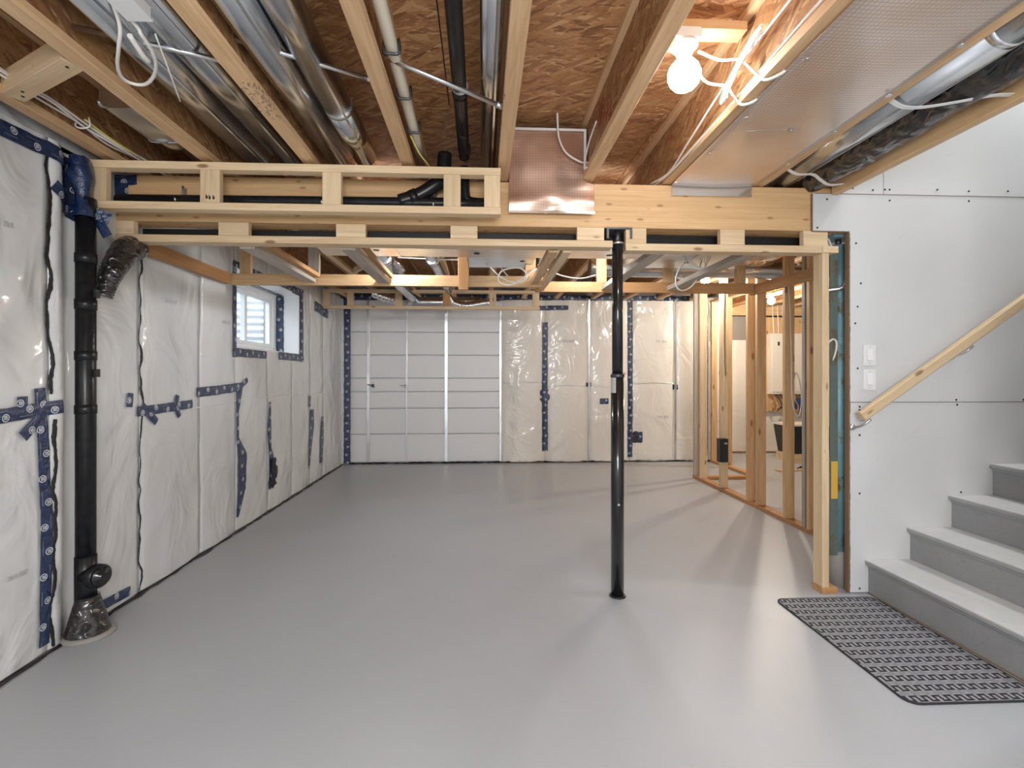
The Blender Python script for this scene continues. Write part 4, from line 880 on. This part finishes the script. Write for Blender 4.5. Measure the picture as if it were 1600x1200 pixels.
cab('thin white wire hanging over the left ducts', [(-1.10,1.74,2.46),(-1.14,1.88,2.42),(-1.20,2.05,2.40)], .003)
b_ = thing('junction_box', 'white box at the top left where cables meet', 'junction box', 'near junction boxes', (-1.1,1.70,2.46)); boxm('box', [(-1.13,-1.06,1.57,1.655,2.45,2.49)], M['white'], b_); boxm('cover_plate', [(-1.135,-1.055,1.565,1.66,2.445,2.45)], M['white'], b_)
cab('white cable from the bulb socket across to the right', [(.875,1.98,2.62),(.95,1.95,2.57),(1.02,1.93,2.56),(1.055,1.90,2.50),(1.075,1.85,2.435),(1.11,1.80,2.430),(1.14,1.78,2.46)], .006)
cab('upper white cable between the joist and the bulb socket', [(.66,1.80,2.50),(.70,1.84,2.58),(.76,1.92,2.64),(.79,1.97,2.67)], .006)
cab('white cable with a join running right from the bulb', [(.87,2.05,2.64),(.95,2.08,2.56),(1.03,2.06,2.53),(1.05,2.04,2.48),(1.075,2.02,2.433),(1.11,1.99,2.430),(1.14,1.97,2.46)], .006)
for k in range(3):
    cab('coiled white cable turn hanging against the joist right of the bulb', [(1.035+.01*k,1.80+.02*k,2.60),(1.02,1.88+.03*k,2.55),(1.01,1.98+.02*k,2.50),(1.015,2.06-.02*k,2.46),(1.03,2.10-.03*k,2.50),(1.04,2.02-.04*k,2.57),(1.04,1.90-.02*k,2.61),(1.035,1.80,2.61)], .005, group='coiled cable turns')
cab('white cable clipped along the joist right of the bulb, upper run', [(1.055,1.5,2.60),(1.05,2.05,2.57),(1.055,2.5,2.50),(1.06,2.78,2.46),(1.02,3.0,2.47)], .0055)
cab('white cable clipped along the joist right of the bulb, lower run', [(1.075,1.5,2.50),(1.07,2.2,2.47),(1.06,2.6,2.45),(1.055,2.80,2.45),(1.04,3.0,2.46)], .0055)
cab('white cable drooping from the deck over the upright foil sheet', [(.425,2.80,2.79),(.43,2.82,2.74),(.44,2.83,2.66),(.48,2.83,2.58),(.56,2.83,2.53),(.61,2.84,2.53)], .006)
cab('thin white cable looping on the red-marked joist', [(.59,2.55,2.62),(.575,2.66,2.56),(.57,2.74,2.50),(.575,2.78,2.47),(.58,2.74,2.46)], .0045)
cab('white cable crossing behind the hung boards left of centre', [(-.75,4.5,2.36),(-.2,4.45,2.33),(.1,4.3,2.28),(.25,4.25,2.13),(.42,4.2,2.11)], .006)
cab('looped white cable resting on the hung cross plate at centre', [(-.3,4.5,2.35),(0,4.15,2.25),(.15,4.02,2.10),(.28,4.0,2.05),(.36,3.98,2.10),(.30,4.0,2.17),(.16,4.03,2.15),(.14,4.02,2.06),(.25,3.99,2.035),(.40,3.97,2.14),(.5,4.1,2.2)], .006)
cab('white cable running from the centre loop to behind the black column', [(.5,4.45,2.30),(.7,4.5,2.22),(.9,4.5,2.19),(1.1,4.5,2.24),(1.4,4.5,2.30),(1.9,4.5,2.31)], .006)
cab('white cable loop hanging under the grey board before the partition', [(1.75,3.9,2.22),(1.70,3.85,2.12),(1.66,3.80,2.04),(1.60,3.80,1.98),(1.53,3.80,1.97),(1.50,3.80,2.03),(1.52,3.80,2.12),(1.58,3.8,2.2)], .006)
for k in range(3):
    cab('white wire tangled around the grey board before the partition', [(1.45+.05*k,3.6,2.40),(1.46+.04*k,3.6,2.28),(1.52+.03*k,3.7,2.20),(1.60,3.75,2.14+.02*k),(1.68,3.7,2.12),(1.75-.03*k,3.7,2.25),(1.8,3.7,2.3)], .004, group='tangled wires before the partition')
for k in range(2):
    cab('white cable dropping between end post and teal column', [(2.13+.02*k,3.0,2.16),(2.16+.02*k,2.99,2.05),(2.165+.012*k,3.0,1.9),(2.14+.005*k,3.0,1.78),(2.115,3.0,1.7)], .006, group='cables by the teal column')
cab('white cable loop poking out beside the end post at switch height', [(2.09,3.0,1.22),(2.12,2.99,1.32),(2.165,2.97,1.42),(2.175,2.96,1.50),(2.155,2.96,1.53),(2.125,2.97,1.50),(2.10,2.98,1.42)], .0065)
b_ = thing('outlet_box', 'small white box on the back of the end post', 'junction box', None, (2.10,2.97,1.2)); boxm('box', [(2.082,2.125,2.955,3.0,1.19,1.30)], M['white'], b_); boxm('screw_tab', [(2.095,2.11,2.95,2.955,1.17,1.19)], M['steel'], b_)
cab('grey cable loop hanging from a partition stud', [(2.70,4.28,2.15),(2.72,4.285,1.9),(2.73,4.28,1.5),(2.735,4.28,1.15),(2.76,4.28,.98),(2.80,4.28,.95),(2.83,4.29,1.08),(2.82,4.30,1.25),(2.79,4.31,1.33),(2.775,4.32,1.22)], .005)
cab('dark wire running down the brightly lit partition stud', [(2.73,5.49,2.3),(2.725,5.49,1.9),(2.73,5.49,1.5),(2.74,5.49,1.3)], .004, 'darksteel')
b_ = thing('electrical_box', 'black electrical box fixed low on a partition stud', 'junction box', None, (2.73,5.47,.47)); boxm('box', [(2.64,2.735,5.42,5.498,.34,.60)], M['bin'], b_); boxm('box_clamp', [(2.69,2.72,5.412,5.42,.54,.56)], M['steel'], b_); 

# ------------------------------------------------------------------ back room
pn = thing('breaker_box', 'cream electrical panel on the far wall behind the studs', 'electrical panel', None, (5.0,8.1,1))
boxm('cabinet', [(4.78,5.45,8.06,8.15,.995,2.0)], M['panel'], pn); o = boxm('door', [(4.82,5.41,8.045,8.06,1.03,1.96)], M['panel'], pn); sub(boxm('latch', [(4.90,4.93,8.035,8.045,1.80,1.86)], M['darksteel']), o)
bd = tag(slab('mounting_board', 4.75,5.6,8.15,8.18,.70,2.28, M['spruce']), 'plywood board on the far wall holding the panel', 'board')
for k in range(5):
    cab(('leftmost','second','middle','fourth','rightmost')[k]+' white cable dropping into the top of the electrical panel', [(4.84+.09*k,8.11,2.55),(4.85+.085*k,8.10,2.3),(4.87+.08*k,8.10,2.0)], .009, group='cables into the panel')
for k in range(10):
    a=R.uniform(0,6); x=4.83+.07*k
    cab('tangled dark wire hanging below the electrical panel', [(x,8.11,1.0),(x+.05*cos(a),8.05,.90),(x+.08*sin(a),8.03,.80),(x+.06*cos(a+1),8.03,.70+.1*R.random()),(x+.1*sin(a+2),8.04,.78)], .010, 'black' if k%3 else 'plate', group='wires below the panel')
b_=thing('wall_box', 'blue box amid the wires under the electrical panel', 'junction box', None, (5.2,8.1,.8)); boxm('box', [(5.12,5.45,8.08,8.149,.74,.92)], M['bluebox'], b_); boxm('knockout', [(5.2,5.24,8.075,8.08,.8,.84)], M['darksteel'], b_)
bn = thing('storage_bin', 'black plastic bin with pale lid standing in the back room', 'bin', None, (4.9,7.5,0))
boxm('stand_box', [(4.6,5.2,7.2,7.6,.0005,.13)], M['pine'], bn)
V=[(4.62,7.22,.131),(5.18,7.22,.131),(5.18,7.58,.131),(4.62,7.58,.131),(4.57,7.18,.55),(5.23,7.18,.55),(5.23,7.62,.55),(4.57,7.62,.55)]
rel(new_mesh('body', V, [(3,2,1,0),(4,5,6,7),(0,1,5,4),(1,2,6,5),(2,3,7,6),(3,0,4,7)], M['bin'], bn)); boxm('lid', [(4.55,5.25,7.16,7.64,.55,.575)], M['panel'], bn)
for lb,a,b,h in (('pale offcut board lying on the back room floor', (4.0,6.6,.0105),(4.9,6.7,.0105),.02), ('short pale board on the back room floor near the stairs', (3.6,4.75,.0205),(4.0,4.8,.0205),.04)):
    tag(lumber('offcut', a,b,.09,h,M['pine']), lb, 'board')
cab('black cord coil lying on an offcut in the back room', [(4.3,6.62,.03),(4.4,6.58,.09),(4.5,6.60,.10),(4.5,6.66,.05),(4.38,6.68,.03)], .009, 'black')

# ------------------------------------------------------------------ stairs
st = thing('staircase', 'grey painted wooden stairs climbing to the right along the drywall', 'stairs', None, (2.3,2.4,0))
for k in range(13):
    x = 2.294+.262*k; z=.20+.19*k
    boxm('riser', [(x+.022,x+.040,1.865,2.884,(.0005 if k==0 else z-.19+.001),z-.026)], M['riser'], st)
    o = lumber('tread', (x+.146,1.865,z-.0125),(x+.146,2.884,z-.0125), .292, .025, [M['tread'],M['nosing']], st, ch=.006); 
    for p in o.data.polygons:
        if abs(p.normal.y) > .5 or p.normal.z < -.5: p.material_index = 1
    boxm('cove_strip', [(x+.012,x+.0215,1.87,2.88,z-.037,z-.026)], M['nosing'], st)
boxm('kick_strip', [(2.309,2.3155,1.90,2.88,.0005,.006)], M['rawedge'], st)['label']='thin brown wood strip'
slab('stringer', 2.60,5.9,1.87,1.90,-.0,.01, M['riser'], st) if False else None
hr = thing('handrail', 'natural wooden handrail sloping up the drywall beside the stairs', 'handrail', None, (2.2,2.8,1.05))
slope=(1.756-1.072)/1.0; ra=(2.198,2.79,1.068); rb=(5.2,2.79,1.068+slope*3.002)
lumber('rail', ra, rb, .038, .058, M['pine'], hr, ch=.009)
for x in (2.235,2.86,4.1,5.0):
    z=1.068+slope*(x-2.198)-.036; b_=None
    o=tube('bracket', [(x+.02,2.79,z-.004),(x-.005,2.80,z-.03),(x-.015,2.83,z-.05),(x-.02,2.868,z-.06)], .007, M['steel'], hr, 8, 4)
    lumber('saddle_plate', (x-.03,2.79,z-.014),(x+.07,2.79,z-.014+.1*slope), .022, .004, M['steel'], hr); sub(lathe('rosette', [(.02,0),(.018,.008),(.010,.014)], M['steel'], None, (x-.02,2.884,z-.06),(0,-1,0),14), o)
for lb,z in (('upper white rocker switch on the drywall beside the handrail', 1.429), ('lower white rocker switch on the drywall beside the handrail', 1.283)):
    s_ = thing('light_switch', lb, 'switch', 'stacked light switches', (2.32,2.88,z))
    cv_ = lumber('cover_plate', (2.32,2.8805,z-.061),(2.32,2.8805,z+.061), .076, .008, M['white'], s_, up=(0,1,0), ch=.003)
    V=[(2.303,2.8745,z-.034),(2.337,2.8745,z-.034),(2.337,2.8745,z+.034),(2.303,2.8745,z+.034),(2.3055,2.869,z-.031),(2.3345,2.869,z-.031),(2.3345,2.8725,z+.031),(2.3055,2.8725,z+.031)]
    rel(new_mesh('rocker', V, [(4,5,6,7),(0,1,5,4),(1,2,6,5),(2,3,7,6),(3,0,4,7)], M['vinyl'], s_))
    for dz in (-.048,.048): sub(lathe('screw', [(.003,0),(.003,.001)], M['label'], None, (2.32,2.8765,z+dz),(0,-1,0),8), cv_)
# rug
rg = thing('rug', 'black and grey patterned mat on the floor at the foot of the stairs', 'rug', None, (1.995,2.36,0))
V=[];x0_,x1_,y0_,y1_,rc=-.292,.292,-.462,.462,.05
P=[]
for cx_,cy_,a0 in ((x1_-rc,y1_-rc,0),(x0_+rc,y1_-rc,90),(x0_+rc,y0_+rc,180),(x1_-rc,y0_+rc,270)):
    for k in range(6): a=radians(a0+18*k); P.append((cx_+rc*cos(a),cy_+rc*sin(a)))
n=len(P); V=[(x,y,.0008) for x,y in P]+[(x,y,.006) for x,y in P]; F=[tuple(range(n-1,-1,-1)),tuple(range(n,2*n))]+[(i,(i+1)%n,(i+1)%n+n,i+n) for i in range(n)]
new_mesh('mat', V, F, M['rug'], rg)
V=[];F=[]
for s1,z in ((1.0,.0075),(1.0,.0005),(1.012,.0005),(1.012,.0075)):
    for x,y in P: V.append((x*s1*(1 if s1==1 else 1.008),y*s1,z))
for r_ in range(4):
    for i in range(n): a=r_*n; b2=((r_+1)%4)*n; F.append((a+i,a+(i+1)%n,b2+(i+1)%n,b2+i))
new_mesh('binding', V, F, M['rugedge'], rg)
for o in (rg,): o.rotation_euler=(0,0,radians(-.5))
